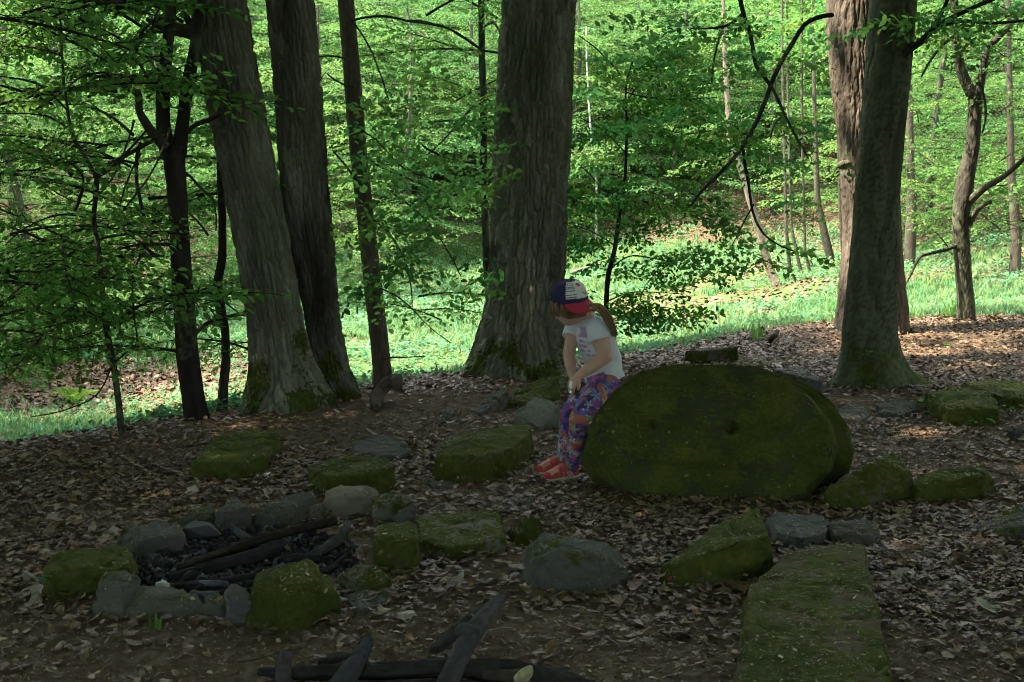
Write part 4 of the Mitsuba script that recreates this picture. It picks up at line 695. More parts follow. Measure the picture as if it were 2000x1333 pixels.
q_ = np.random.default_rng(9); i_ = np.nonzero((np.abs(v_ @ (A1 / np.linalg.norm(A1)) - (on_face(1245, 757) + (on_face(1540, 768) - on_face(1245, 757)) * np.clip((v_[:, :1] - on_face(1245, 757)[0]) / (on_face(1540, 768)[0] - on_face(1245, 757)[0]), 0, 1)) @ (A1 / np.linalg.norm(A1))) < .010) & (v_[:, 1] < 6.6) & (v_[:, 0] > .62) & (v_[:, 0] < 1.45))[0]
for p_ in v_[q_.choice(i_, min(130, len(i_)))] if len(i_) else ():           # catkin bits caught in the crack
    o_ = p_ - inw * .004 + q_.normal(0, .003, 3); a_ = q_.normal(size=(3, 3)) * .0035; DEB.add(o_ + a_, [[0, 1, 2]], np.array([.30, .27, .15]) * q_.uniform(.6, 1.1))
scene['forest_debris'] = DEB.ply('mat_litter')

# ------------------------------------------------------------------ fire place, logs, small things
CH_A, CH_B = (.012, .012, .014), (.035, .035, .038)
def log(name, text, pts, seed, k=18, n=60, a=CH_A, b=CH_B, group=None, cat='branch', rough=.26, cracked=True):
    key = numbered(name) if '__' not in name else name
    def dsp(th, s, R):
        g = meshkit.noise(np.stack([np.cos(th) * 3.2, np.sin(th) * 3.2, s * 5], -1), seed); h2 = meshkit.noise(np.stack([np.cos(th) * 7, np.sin(th) * 7, s * 3], -1), seed + 2)
        return R * rough * (g - .5) * 1.6 - (R * .14 * (np.abs(2 * h2 - 1) < .14) if cracked else 0)
    v, f = tube(pts, n, k, dsp)
    n1 = meshkit.fbm(v * [9, 9, 9], 3, seed + 4)[:, None]; fn = meshkit.noise(v * 80, seed + 5)[:, None]
    c = (np.array(a) + (np.array(b) - np.array(a)) * np.clip(n1 * 1.6 - .3, 0, 1)) * (.7 + .6 * fn)
    scene[key] = ply((v, f), 'mat_bark', smooth=True, color=c)
    if text: label(key, text, cat, group)
    return key
def gl(rows):                                                   # rows (px, py, height above the soil, radius)
    return [[*G(x, y, h * .8), r_ * .78] for x, y, h, r_ in rows]
# ash and cinders inside the ring
mb = MB(); r = np.random.default_rng(600); q = np.linspace(-1, 1, 90); ex, ey = np.meshgrid(FIRE[0] + .58 * q, FIRE[1] + .56 * q, indexing='ij'); rr = np.hypot((ex - FIRE[0]) / .58, (ey - FIRE[1]) / .56)
edge = rr + (meshkit.fbm(np.stack([ex * 5, ey * 5, 0 * ex], -1), 3, 6) - .5) * .5
ez = H(ex, ey) + .02 * (1 - ss(.6, 1.0, edge)) + (meshkit.fbm(np.stack([ex * 20, ey * 20, 0 * ex], -1), 3, 7) - .5) * .035 - .05 * ss(.8, 1.0, edge)
ac = np.array([.022, .022, .028]) * (.6 + .9 * meshkit.noise(np.stack([ex * 60, ey * 60, 0 * ex], -1), 8)[..., None]); gy_ = meshkit.fbm(np.stack([ex * 14, ey * 14, 0 * ex], -1), 3, 9) > .60; ac[gy_] = (.10, .105, .115)
i, j = np.meshgrid(np.arange(89), np.arange(89), indexing='ij'); b = (i * 90 + j).ravel(); mb.add(np.stack([ex, ey, ez], -1).reshape(-1, 3), np.vstack([np.stack([b, b + 90, b + 91], 1), np.stack([b, b + 91, b + 1], 1)]), ac.reshape(-1, 3))
scene['ash_bed'] = mb.ply('mat_stone', smooth=True); label('ash_bed', 'black ash and cinders inside the fire ring', 'ash', kind='stuff')
mb = MB(); s0 = trimesh.creation.icosahedron(); n = 3000
for i in range(n):
    a_, rd = r.uniform(0, 6.283), math.sqrt(r.uniform()) * .88; x, y = FIRE[0] + .58 * rd * math.cos(a_), FIRE[1] + .56 * rd * math.sin(a_)
    sz = .0045 * math.exp(r.normal(0, .6)); R = rotm(r.uniform(0, 6, 1), r.uniform(0, 6, 1), r.uniform(0, 6, 1))[0]
    v = (s0.vertices * (1 + r.uniform(-.3, .3, (len(s0.vertices), 1)))) * sz * np.array([1.5, 1, .7]); mb.add(v @ R.T + [x, y, float(H(x, y)) + .02 + sz * .4], s0.faces, np.array([(.018, .018, .022), (.03, .03, .036), (.16, .165, .18), (.07, .072, .08)][r.choice(4, p=[.5, .3, .06, .14])]))
scene['charcoal'] = mb.ply('mat_plain'); label('charcoal', 'crumbled charcoal strewn in the fire ring', 'charcoal', kind='stuff')
CHG = 'charred sticks in the fire ring'
log('charred_stick', 'long brown stick lying across the far side of the ash', gl([(350, 1110, .05, .022), (430, 1082, .07, .024), (520, 1050, .09, .026), (600, 1030, .10, .026), (655, 1018, .09, .022)]), 31, a=(.018, .015, .012), b=(.042, .035, .028), group=CHG)
log('charred_stick', 'short pale burnt stub poking up at the far left of the ash', gl([(492, 1058, .05, .02), (475, 1046, .08, .022), (458, 1033, .11, .016), (452, 1025, .14, .010)]), 32, a=(.05, .055, .06), b=(.13, .135, .15), group=CHG)
log('charred_stick', 'thick black charred log in the middle of the ash', gl([(330, 1132, .03, .03), (400, 1112, .05, .036), (480, 1092, .06, .040), (545, 1070, .07, .036)]), 33, group=CHG)
log('charred_stick', 'black charred log nearest the front stones', gl([(300, 1150, .02, .024), (370, 1150, .03, .034), (450, 1140, .03, .036), (505, 1128, .03, .03)]), 34, group=CHG)
log('charred_stick', 'grey weathered knotty stick rising at the right of the ash', gl([(610, 1085, .04, .028), (640, 1068, .06, .03), (668, 1048, .09, .026), (680, 1020, .13, .02)]), 35, a=(.04, .04, .038), b=(.10, .10, .095), group=CHG)
log('charred_stick', 'black piece of charred wood between the logs, right of the middle', gl([(540, 1100, .03, .03), (585, 1092, .04, .032), (640, 1098, .03, .026)]), 36, group=CHG)
log('charred_stick', 'short black stick with a white ashen side at the front of the ash', gl([(385, 1140, .05, .014), (415, 1140, .055, .016), (447, 1142, .05, .014)]), 37, a=(.02, .022, .03), b=(.26, .29, .34), group=CHG)
log('charred_stick', 'small ash coated stick behind the small front stones', gl([(375, 1157, .04, .014), (400, 1160, .05, .014), (425, 1158, .04, .010)]), 38, a=(.04, .043, .05), b=(.15, .16, .18), group=CHG)
log('charred_stick', 'black charred stub close to the right end stones', gl([(628, 1120, .03, .022), (655, 1105, .04, .024), (680, 1085, .04, .02)]), 39, group=CHG)
# the pile of firewood at the bottom of the picture
FW = 'firewood in front'
WA, WB = (.030, .029, .028), (.070, .068, .066)
log('firewood_log', 'long dark weathered log lying along the bottom of the picture', gl([(505, 1312, .05, .016), (620, 1316, .05, .030), (740, 1310, .06, .036), (870, 1306, .06, .038), (1000, 1308, .06, .037), (1080, 1322, .05, .034), (1170, 1352, .04, .026)]), 51, 26, 110, (.022, .021, .021), (.055, .052, .05), FW, 'log')
log('firewood_log', 'second thin log half hidden along the bottom edge', gl([(500, 1352, .02, .03), (650, 1350, .03, .03), (850, 1345, .03, .034), (1000, 1352, .03, .03)]), 52, 20, 80, (.018, .017, .017), (.04, .038, .036), FW, 'log')
fk = 'forked_branch'; label(fk, 'forked bluish grey branch leaning up across the long log', 'branch', FW)
log(f'{fk}__stem', None, [[*P(868, 1350, 3.66), .034], [*P(895, 1290, 3.78), .034], [*P(925, 1235, 3.93), .033], [*P(955, 1195, 4.08), .027], [*P(980, 1168, 4.2), .018]], 53, 22, 70, (.04, .041, .043), (.085, .088, .092), rough=.10)
log(f'{fk}__knot', None, [[*P(932, 1250, 3.9), .024], [*P(908, 1234, 3.9), .030], [*P(893, 1236, 3.92), .016]], 54, 14, 20, (.04, .041, .043), (.085, .088, .092), rough=.1)
log('firewood_log', 'dark barked stick behind the forked branch', [[*P(848, 1276, 4.02), .020], [*P(885, 1240, 4.15), .027], [*P(920, 1212, 4.28), .027], [*P(945, 1192, 4.36), .018]], 55, 18, 50, WA, WB, FW, 'stick')
log('firewood_log', 'upright split stub at the left end of the firewood', [[*P(552, 1350, 3.72), .025], [*P(553, 1310, 3.75), .025], [*P(558, 1272, 3.78), .021]], 56, 8, 30, WA, (.09, .088, .088), FW, 'stub')
log('firewood_log', 'forked black stub leaning over the long log', [[*P(655, 1352, 3.66), .036], [*P(685, 1310, 3.72), .034], [*P(708, 1275, 3.79), .022], [*P(720, 1250, 3.84), .018]], 57, 16, 40, (.03, .032, .038), (.06, .064, .075), FW, 'stub')
bb = 'broken_branch'; label(bb, 'branch with a pale freshly broken end, at the bottom of the picture', 'branch', FW)
log(f'{bb}__stem', None, [[*P(900, 1295, 3.84), .018], [*P(940, 1316, 3.79), .026], [*P(985, 1322, 3.74), .024], [*P(1018, 1318, 3.71), .022]], 58, 16, 40, (.045, .038, .03), (.085, .074, .06))
log(f'{bb}__broken_end', None, [[*P(1008, 1326, 3.70), .014], [*P(1022, 1318, 3.685), .022], [*P(1033, 1308, 3.675), .016], [*P(1039, 1301, 3.675), .004]], 59, 9, 14, (.30, .31, .16), (.50, .50, .32), rough=.3)
log('driftwood', 'short crooked piece of rotten wood lying at the foot of the slender trunk', [[*G(737, 797, .03), .024], [*G(738, 775, .06), .05], [*G(755, 752, .12), .05], [*G(774, 742, .17), .046], [*G(776, 758, .13), .036]], 61, 20, 50, (.07, .055, .042), (.15, .12, .095), None, 'dead wood', .3)
log('dead_stump', 'little dead stub standing on the rim of the bank before the rough trunk', [[*G(1500, 668, .0), .03], [*G(1508, 660, .05), .03], [*P(1518, 647, 12.6), .018]], 62, 12, 20, (.03, .026, .022), (.06, .052, .044), None, 'stub')
log('fallen_trunk', 'thin fallen pale trunk lying at the far end of the glade', [[*P(1118, 533, 36), .055], [*P(1145, 524, 36.6), .05], [*P(1172, 516, 37), .04]], 63, 12, 20, (.13, .105, .09), (.22, .19, .165), None, 'log')

# crumpled foil and a scrap of paper
def crumpled(name, text, p, size, seed, mat, flat=.5):
    q = np.random.default_rng(seed); m = trimesh.creation.icosphere(3); v = m.vertices * np.array(size) * (1 + .6 * (meshkit.noise(m.vertices * 3.1, seed) - .5) + .4 * (meshkit.noise(m.vertices * 7, seed + 1) - .5))[:, None]
    scene[name] = ply((v + p, m.faces), mat, smooth=False); label(name, text, 'wrapper')
scene['mat_foil'] = {'type': 'twosided', 'bsdf': pr(rgb(.75, .78, .80), .22, metallic=1.0)}
scene['mat_paper'] = {'type': 'twosided', 'bsdf': pr(rgb(.75, .76, .76), .7)}
crumpled('foil_wrapper', 'crumpled silver foil on the leaves beside the topmost mossy block', G(520, 930, .012), (.046, .03, .016), 5, 'mat_foil')
crumpled('paper_scrap', 'white scrap of paper in the ash behind the long rounded front stone', G(317, 1144, .05), (.026, .012, .018), 6, 'mat_paper')

# little green plants
def plant(name, text, p, n, L, h, seed, tm=True, col=(.09, .25, .05), cat='plant', group=None, spread=.06):
    q = np.random.default_rng(seed); key = numbered(name); p = np.asarray(p, float); wood, mb = MB(), MB(); lv, lf = leaf_shape(L, L * .62, True)
    for i in range(n):
        a_ = q.uniform(0, 6.283); o = p + [math.cos(a_) * spread * q.uniform(.2, 1), math.sin(a_) * spread * q.uniform(.2, 1), h * q.uniform(.5, 1)]
        wood.add(*tube([[*p - [0, 0, .02], .0022], [*(p + o) / 2 + [0, 0, .01], .002], [*o, .0012]], 6, 4, caps=False), (.05, .09, .03))
        R = rotm(np.array([a_ + q.normal(0, .4)]), np.array([q.normal(.1, .3)]), np.array([q.normal(0, .3)]))[0]; c_ = np.array(col) * q.uniform(.75, 1.25); mb.add(lv @ R.T * q.uniform(.7, 1.15) + o, lf, c_)
    w = wood.get(); k = part(key, 'stems', w[:2], 'mat_plain', color=w[2]); labels[k] = {'kind': 'stuff'}; scene[f'{key}__foliage'] = mb.ply('mat_leaf'); label(key, text, cat, group)
plant('seedling', 'broad leaved green seedling at the left foot of the twin trunks', G(515, 808), 9, .085, .16, 1, spread=.13)
plant('seedling', 'tiny pale green plant on the oak\'s foot', G(985, 735), 5, .05, .08, 2)
plant('seedling', 'green sprig growing on the mossy foot of the smooth trunk', P(1690, 705, 9.15), 5, .06, .08, 3)
plant('seedling', 'tuft of heart shaped leaves at the left side of the near flagstone', G(1825, 812), 10, .05, .14, 4, spread=.10)
plant('seedling', 'green leaves between the two mossy flagstones and the black stone', G(1975, 812), 14, .05, .10, 5, spread=.16)
plant('seedling', 'green leaves in front of the near flagstone', G(1915, 838), 9, .05, .08, 6, spread=.10)
plant('seedling', 'two pale leaves held before the mossy block at the left of the fire ring', G(110, 1180), 3, .055, .17, 7, spread=.03, col=(.10, .22, .14))
plant('seedling', 'lone round green seedling in the sun dapples behind the smooth trunk', G(1860, 682), 4, .08, .07, 8)
plant('seedling', 'single fresh green leaf on the litter right of the girl\'s shoes', G(1150, 974), 1, .06, .02, 9, spread=.01)
def tuft(text, p, n, hgt, seed, col=(.11, .25, .05)):
    key = numbered('grass_tuft'); mb = MB(); tv, tf, ti = blade(seed, n, hgt); mb.add(tv + p, tf, np.array(col) * np.exp(np.random.default_rng(seed).normal(0, .2, ti.max() + 1))[ti][:, None]); scene[key] = mb.ply('mat_leaf'); label(key, text, 'grass tuft')
tuft('long grass blades at the foot of the slim crooked maple', G(1868, 622), 26, .34, 70); tuft('grass tuft on the rim of the bank beside the dead stub', G(1480, 664), 22, .22, 71)
tuft('grass blades at the left foot of the rough trunk', G(1632, 618), 18, .4, 72); tuft('thin grass tuft in front of the long rounded ring stone', G(305, 1228), 6, .075, 73, (.09, .20, .05))
def fern(text, p, seed, n=9, L=.55):
    key = numbered('fern'); q = np.random.default_rng(seed); mb = MB(); label(key, text, 'fern')
    for i in range(n):
        a_ = i / n * 6.283 + q.normal(0, .2); ts = np.linspace(.08, 1, 15); ln = L * q.uniform(.7, 1.1); line = np.stack([np.cos(a_) * ln * ts * .75, np.sin(a_) * ln * ts * .75, ln * (1.0 * ts - .55 * ts ** 2)], 1)
        m1 = MB(); dirv = np.gradient(line, axis=0); dirv /= np.linalg.norm(dirv, axis=1, keepdims=True); sd = np.stack([-np.sin(a_) + 0 * ts, np.cos(a_) + 0 * ts, 0 * ts], 1)
        for s in (-1, 1):
            w_ = (.13 * L / .5 * np.sin(np.pi * np.clip(ts, .1, .97)) ** .7)[:, None]; A = line; B = line + sd * s * w_ * .5 + dirv * .018; C = line + sd * s * w_ + dirv * .03 - [0, 0, .01]; D_ = line + sd * s * w_ * .5 - dirv * .012
            b4 = np.arange(15) * 4; m1.add(np.stack([A, B, C, D_], 1).reshape(-1, 3), np.vstack([np.stack([b4, b4 + 1, b4 + 2], 1), np.stack([b4, b4 + 2, b4 + 3], 1)]), np.array([.16, .30, .05]) * q.uniform(.8, 1.2))
        v_, f_, c_ = m1.get(); part(key, 'frond', (v_ + p, f_), 'mat_leaf', color=c_)
fern('yellowish green fern in the brown litter at the far left', G(148, 790), 80)

# ================================================================== THE GIRL
GIRL = 'person'; label(GIRL, 'girl in white shirt, flowered leggings and red shoes leaning on the great stone disc', 'person')
MM = manifold3d.Manifold
def ball(p, r_, n=24): return MM.sphere(r_, n).translate(list(map(float, p)))
def bone(a, ra, b, rb): return MM.batch_hull([ball(a, ra), ball(b, rb)])
def chain(pts):                                                 # rows (point, radius)
    return MM.batch_boolean([bone(a[0], a[1], b[0], b[1]) for a, b in zip(pts[:-1], pts[1:])], manifold3d.OpType.Add)
def union(*ms): return MM.batch_boolean(list(ms), manifold3d.OpType.Add)
def finish(m, fine=.009, it=12):
    m = m.refine_to_length(fine).to_mesh(); tm = trimesh.Trimesh(m.vert_properties[:, :3], m.tri_verts, process=True); trimesh.smoothing.filter_taubin(tm, iterations=it); return tm
def J(x, y, D): return P(x, y, D)
hipL, hipR, kneL, kneR, ankL, ankR = J(1180, 752, 6.46), J(1160, 752, 6.62), J(1131, 818, 6.36), J(1112, 812, 6.52), J(1114, 917, 6.55), J(1097, 905, 6.69)
pel, wai, che, nck = J(1176, 736, 6.54), J(1178, 705, 6.55), J(1160, 655, 6.52), J(1147, 618, 6.50)
shL, shR, elL, wrL, elR, wrR = J(1165, 638, 6.40), J(1124, 634, 6.57), J(1182, 697, 6.36), J(1129, 736, 6.31), J(1111, 690, 6.50), J(1117, 733, 6.40)
chL, chR = che + (shL - shR) * .28, che - (shL - shR) * .28
HEAD = J(1112, 598, 6.47)
SKIN = (.50, .32, .245)
# legs and trunk, one body
legL = [(hipL, .074), (hipL * .5 + kneL * .5, .064), (kneL, .047), (kneL * .65 + ankL * .35 + [.012, .012, 0], .046), (ankL, .030)]
legR = [(hipR, .074), (hipR * .5 + kneR * .5, .062), (kneR, .046), (kneR * .65 + ankR * .35 + [.012, .012, 0], .045), (ankR, .030)]
trunk_ = union(chain([(pel, .090), (wai, .090), (che, .092)]), chain([(hipL, .078), (pel, .085), (hipR, .078)]), bone(chL, .072, wai, .078), bone(chR, .072, wai, .078), bone(chL, .07, shL, .042), bone(chR, .07, shR, .042), bone(che, .07, nck, .045), chain([(nck, .042), (HEAD * .6 + nck * .4, .040)]))
armL = [(shL, .046), (shL * .5 + elL * .5, .046), (elL, .038), (elL * .6 + wrL * .4, .036), (wrL, .022)]
armR = [(shR, .042), (shR * .5 + elR * .5, .037), (elR, .032), (elR * .55 + wrR * .45, .030), (wrR, .021)]
def hand(w, d_, n_, side, curl, seed):
    """w wrist, d_ towards the knuckles, n_ out of the back of the hand, side = towards the thumb."""
    d_ = d_ / np.linalg.norm(d_); n_ = n_ - d_ * (n_ @ d_); n_ /= np.linalg.norm(n_); s_ = np.cross(d_, n_); s_ = s_ if s_ @ side > 0 else -s_
    kn = [w + d_ * .050 * k + s_ * o for k, o in ((1.0, .024), (1.05, .008), (1.0, -.008), (.92, -.022))]
    ms = [MM.batch_hull([ball(w, .018, 14)] + [ball(k, .0095, 12) for k in kn])]
    for k, ln in zip(kn, (.044, .050, .046, .036)):
        p, a_ = k, 0; row = [(p, .0088)]
        for t_, sh in ((.42, curl[0]), (.32, curl[1]), (.26, curl[2])):
            a_ += sh; p = p + ln * t_ * (d_ * math.cos(a_) - n_ * math.sin(a_)); row.append((p, .0080 - .0006 * len(row)))
        ms.append(chain(row))
    b0 = w + d_ * .014 + s_ * .016; b1 = b0 + .026 * (s_ * .75 + d_ * .6 - n_ * .25); b2 = b1 + .022 * (d_ * .85 + s_ * .2 - n_ * .45)
    ms.append(chain([(b0, .0105), (b1, .0090), (b2, .0078)])); return union(*ms)
hL = hand(wrL, np.array([-.62, -.10, -.78]), np.array([-.5, -.6, .6]), np.array([-.3, -.9, -.2]), (.30, .45, .35), 1)
hR = hand(wrR + [.006, -.01, -.004], np.array([.42, -.55, -.62]), np.array([.3, -.65, .7]), np.array([-.9, -.3, 0]), (.35, .55, .4), 2)
body = union(trunk_, chain(legL), chain(legR), chain(armL), chain(armR), hL, hR)
tm = finish(body, .006, 6); v = tm.vertices
# head: skull, jaw, nose, brows, lips and ears, looking down to the left
f_ = np.array([-.74, .46, -.50]); f_ /= np.linalg.norm(f_); up_ = np.array([-.38, .16, .9]); up_ -= f_ * (up_ @ f_); up_ /= np.linalg.norm(up_); l_ = np.cross(up_, f_)
HM = np.stack([f_, l_, up_], 1)                                 # local axes: forward, to her left, up
def head_mesh():
    s = trimesh.creation.icosphere(5); q = s.vertices; x, y, z = q.T
    r_ = np.stack([.090 * x, .072 * y, .100 * z], 1)
    r_[:, 1] *= 1 - .22 * ss(-.1, -1, z) * (.4 + .6 * (x > 0)); r_[:, 0] += .012 * ss(-.2, -.9, z) * (x > 0)
    r_[:, 0] -= .010 * ss(.75, .95, x) * ss(-.9, .4, z) * 0
    def bump(px_, py_, pz_, w_, a_): 
        e = np.exp(-(((r_[:, 1] - py_) / w_[0]) ** 2 + ((r_[:, 2] - pz_) / w_[1]) ** 2)) * (x > 0); r_[:, 0] += a_ * e
    bump(0, 0, -.012, (.010, .018), .012); bump(0, 0, -.022, (.012, .010), .010)                 # nose
    for sgn in (-1, 1): bump(0, sgn * .028, .006, (.016, .011), -.008); bump(0, sgn * .028, .005, (.009, .006), .004); bump(0, sgn * .035, -.03, (.02, .02), .004)
    bump(0, 0, -.050, (.018, .005), .005); bump(0, 0, -.060, (.016, .005), .004); bump(0, 0, -.055, (.018, .002), -.003); bump(0, 0, -.080, (.018, .012), .006)
    c = np.tile(SKIN, (len(q), 1)); lips = np.exp(-((r_[:, 1] / .019) ** 2 + ((r_[:, 2] + .055) / .008) ** 2)) * (x > 0); c[lips > .5] = (.38, .15, .12)
    for sgn in (-1, 1):
        ey = np.hypot((r_[:, 1] - sgn * .028) / .011, (r_[:, 2] - .004) / .005) * np.where(x > 0, 1, 9); c[ey < 1] = (.75, .74, .72); c[np.hypot((r_[:, 1] - sgn * .028) / .004, (r_[:, 2] - .004) / .005) * np.where(x > 0, 1, 9) < 1] = (.05, .06, .07)
        br = np.hypot((r_[:, 1] - sgn * .028) / .016, (r_[:, 2] - .020) / .0035) * np.where(x > 0, 1, 9); c[br < 1] = (.14, .09, .05)
    mb = MB().add(r_, s.faces, c)
    for sgn in (-1, 1):
        e = trimesh.creation.icosphere(2); ev = e.vertices * [.016, .007, .026]; ev[:, 1] += sgn * (.071 + .006 * (ev[:, 0] < 0)); ev[:, 0] -= .008; ev[:, 2] -= .006; mb.add(ev, e.faces, np.tile((.38, .20, .15), (len(ev), 1)))
    return mb.get()
hv, hf, hc = head_mesh(); hv = hv @ HM.T + HEAD
bm = MB().add(v, tm.faces, np.array(SKIN) * (.93 + .14 * meshkit.fbm(v * 30, 2, 3))[:, None]).add(hv, hf, hc)
scene['mat_skin'] = {'type': 'principled', 'base_color': vc(), 'roughness': .5, 'specular': .4, 'flatness': .3}
part(GIRL, 'body', bm.get()[:2], 'mat_skin', smooth=True, color=bm.get()[2])
# shirt
sleeve = lambda s, e, r_: bone(s, r_, s * .52 + e * .48, r_ + .010)
sh = union(chain([(pel + [.004, 0, .02], .104), (wai, .102), (che, .100)]), bone(chL, .084, wai + (shL - shR) * .1, .086), bone(chR, .084, wai - (shL - shR) * .1, .086), bone(chL, .082, shL, .054), bone(chR, .082, shR, .052), bone(che, .085, nck - [0, 0, .02], .055), bone(pel + (hipL - hipR) * .25, .097, wai, .095), bone(pel - (hipL - hipR) * .25, .095, wai, .093), bone(pel, .1, J(1190, 742, 6.52), .088))
hem_n = np.array([-.22, .0, 1.0]); hem_n /= np.linalg.norm(hem_n); sh = sh.trim_by_plane(hem_n.tolist(), float(hem_n @ J(1178, 747, 6.45)))
nn_ = np.array([.35, .2, -1.0]); nn_ /= np.linalg.norm(nn_); sh = sh.trim_by_plane(nn_.tolist(), float(nn_ @ J(1146, 618, 6.5)))
for s, e, r_ in ((shL, elL, .056), (shR, elR, .050)):
    d_ = (e - s) / np.linalg.norm(e - s); sl = sleeve(s, e, r_).trim_by_plane((-d_).tolist(), float(-d_ @ (s * .55 + e * .45))); sh = sh + sl
tm = finish(sh, .0065, 5); v, nv = tm.vertices.copy(), tm.vertex_normals
ax1 = (wai - che) / np.linalg.norm(wai - che); h_ = (v - che) @ ax1; fold = np.abs(2 * meshkit.fbm(np.stack([v[:, 0] * 5 + h_ * 3, v[:, 1] * 5, h_ * 26 + v[:, 0] * 9], -1), 2, 4) - 1)
v += nv * ((.006 * (fold - .3) * np.clip(.45 + ss(-.05, .2, h_), 0, 1))[:, None] + .004 * (meshkit.fbm(v * 16, 2, 8) - .5)[:, None])
c = np.tile((.56, .615, .655), (len(v), 1)); pc = J(1124, 672, 6.4); fr_ = np.array([-.7, -.7, 0]); sd_ = np.array([.7, -.7, 0])
a_, b_ = (v - pc) @ sd_, (v - pc)[:, 2]; front = nv @ fr_ > .25
pat = meshkit.noise(np.stack([a_ * 60, b_ * 60, 0 * a_], -1), 5); bow = (np.abs(b_ - .055) < .026) & (np.abs(a_) < .012 + .9 * np.abs(b_ - .055) + .02 * pat) | ((np.abs(b_ + .0) < .075) & (np.abs(a_ - .015 * np.sin(b_ * 60)) < .040) & ((b_ * 38 % 1) < .55) & (pat > .42))
c[front & bow] = (.46, .25, .38); c[front & bow & (pat > .62)] = (.36, .27, .46)
dot = np.linalg.norm(v - J(1177, 731, 6.41), axis=1) < .012; c[dot] = (.15, .17, .42)
part(GIRL, 'shirt', (v, tm.faces), 'mat_plain', smooth=True, color=c)
# leggings with a flower and palm leaf print
lg = union(chain([(p_, r_ + .006) for p_, r_ in legL]), chain([(p_, r_ + .006) for p_, r_ in legR]), chain([(hipL, .086), (pel, .093), (hipR, .086)]))
for s, e in ((kneL, ankL), (kneR, ankR)): pass
tm = finish(lg, .0055, 8); v, nv = tm.vertices.copy(), tm.vertex_normals
v += nv * (.0030 * (meshkit.fbm(np.stack([v[:, 0] * 22, v[:, 1] * 22, v[:, 2] * 60], -1), 2, 9) - .5))[:, None]
q = np.random.default_rng(31); base = meshkit.fbm(v * 13, 2, 3); c = np.where((base > .5)[:, None], (.055, .045, .20), (.17, .045, .19)).astype(float); c[base > .62] = (.30, .085, .05); c[base < .36] = (.03, .03, .12)
PAL = [(.28, .36, .46), (.34, .36, .40), (.12, .26, .40), (.05, .16, .45), (.42, .11, .07), (.42, .40, .38), (.16, .34, .10), (.38, .08, .28), (.10, .30, .42), (.45, .22, .10), (.12, .06, .34), (.30, .40, .34)]
for k_ in range(330):
    i_ = q.integers(len(v)); d_ = v - v[i_]; R_ = q.uniform(.013, .036); m = np.linalg.norm(d_, axis=1) < R_
    if not m.any(): continue
    n0 = nv[i_]; u_ = np.cross(n0, [0, 0, 1.0]); u_ /= np.linalg.norm(u_) + 1e-9; w_ = np.cross(n0, u_); x_, y_ = d_[m] @ u_, d_[m] @ w_; th, rr_ = np.arctan2(y_, x_) + q.uniform(0, 6), np.hypot(x_, y_) / R_
    nl = q.integers(3, 6); shape = (np.abs(np.sin(th * nl / 2 * 1.0)) > rr_ ** .6 * .95 + .05) if q.uniform() < .45 else ((np.abs(np.sin(th * (nl + 3))) < .55) & (np.cos(th) > -.1)); idx = np.nonzero(m)[0][shape]; c[idx] = np.array(PAL[q.integers(len(PAL))]) * q.uniform(.8, 1.15)
part(GIRL, 'leggings', (v, tm.faces), 'mat_plain', smooth=True, color=(c * .84 + c.mean(1, keepdims=True) * .16) * 1.3)
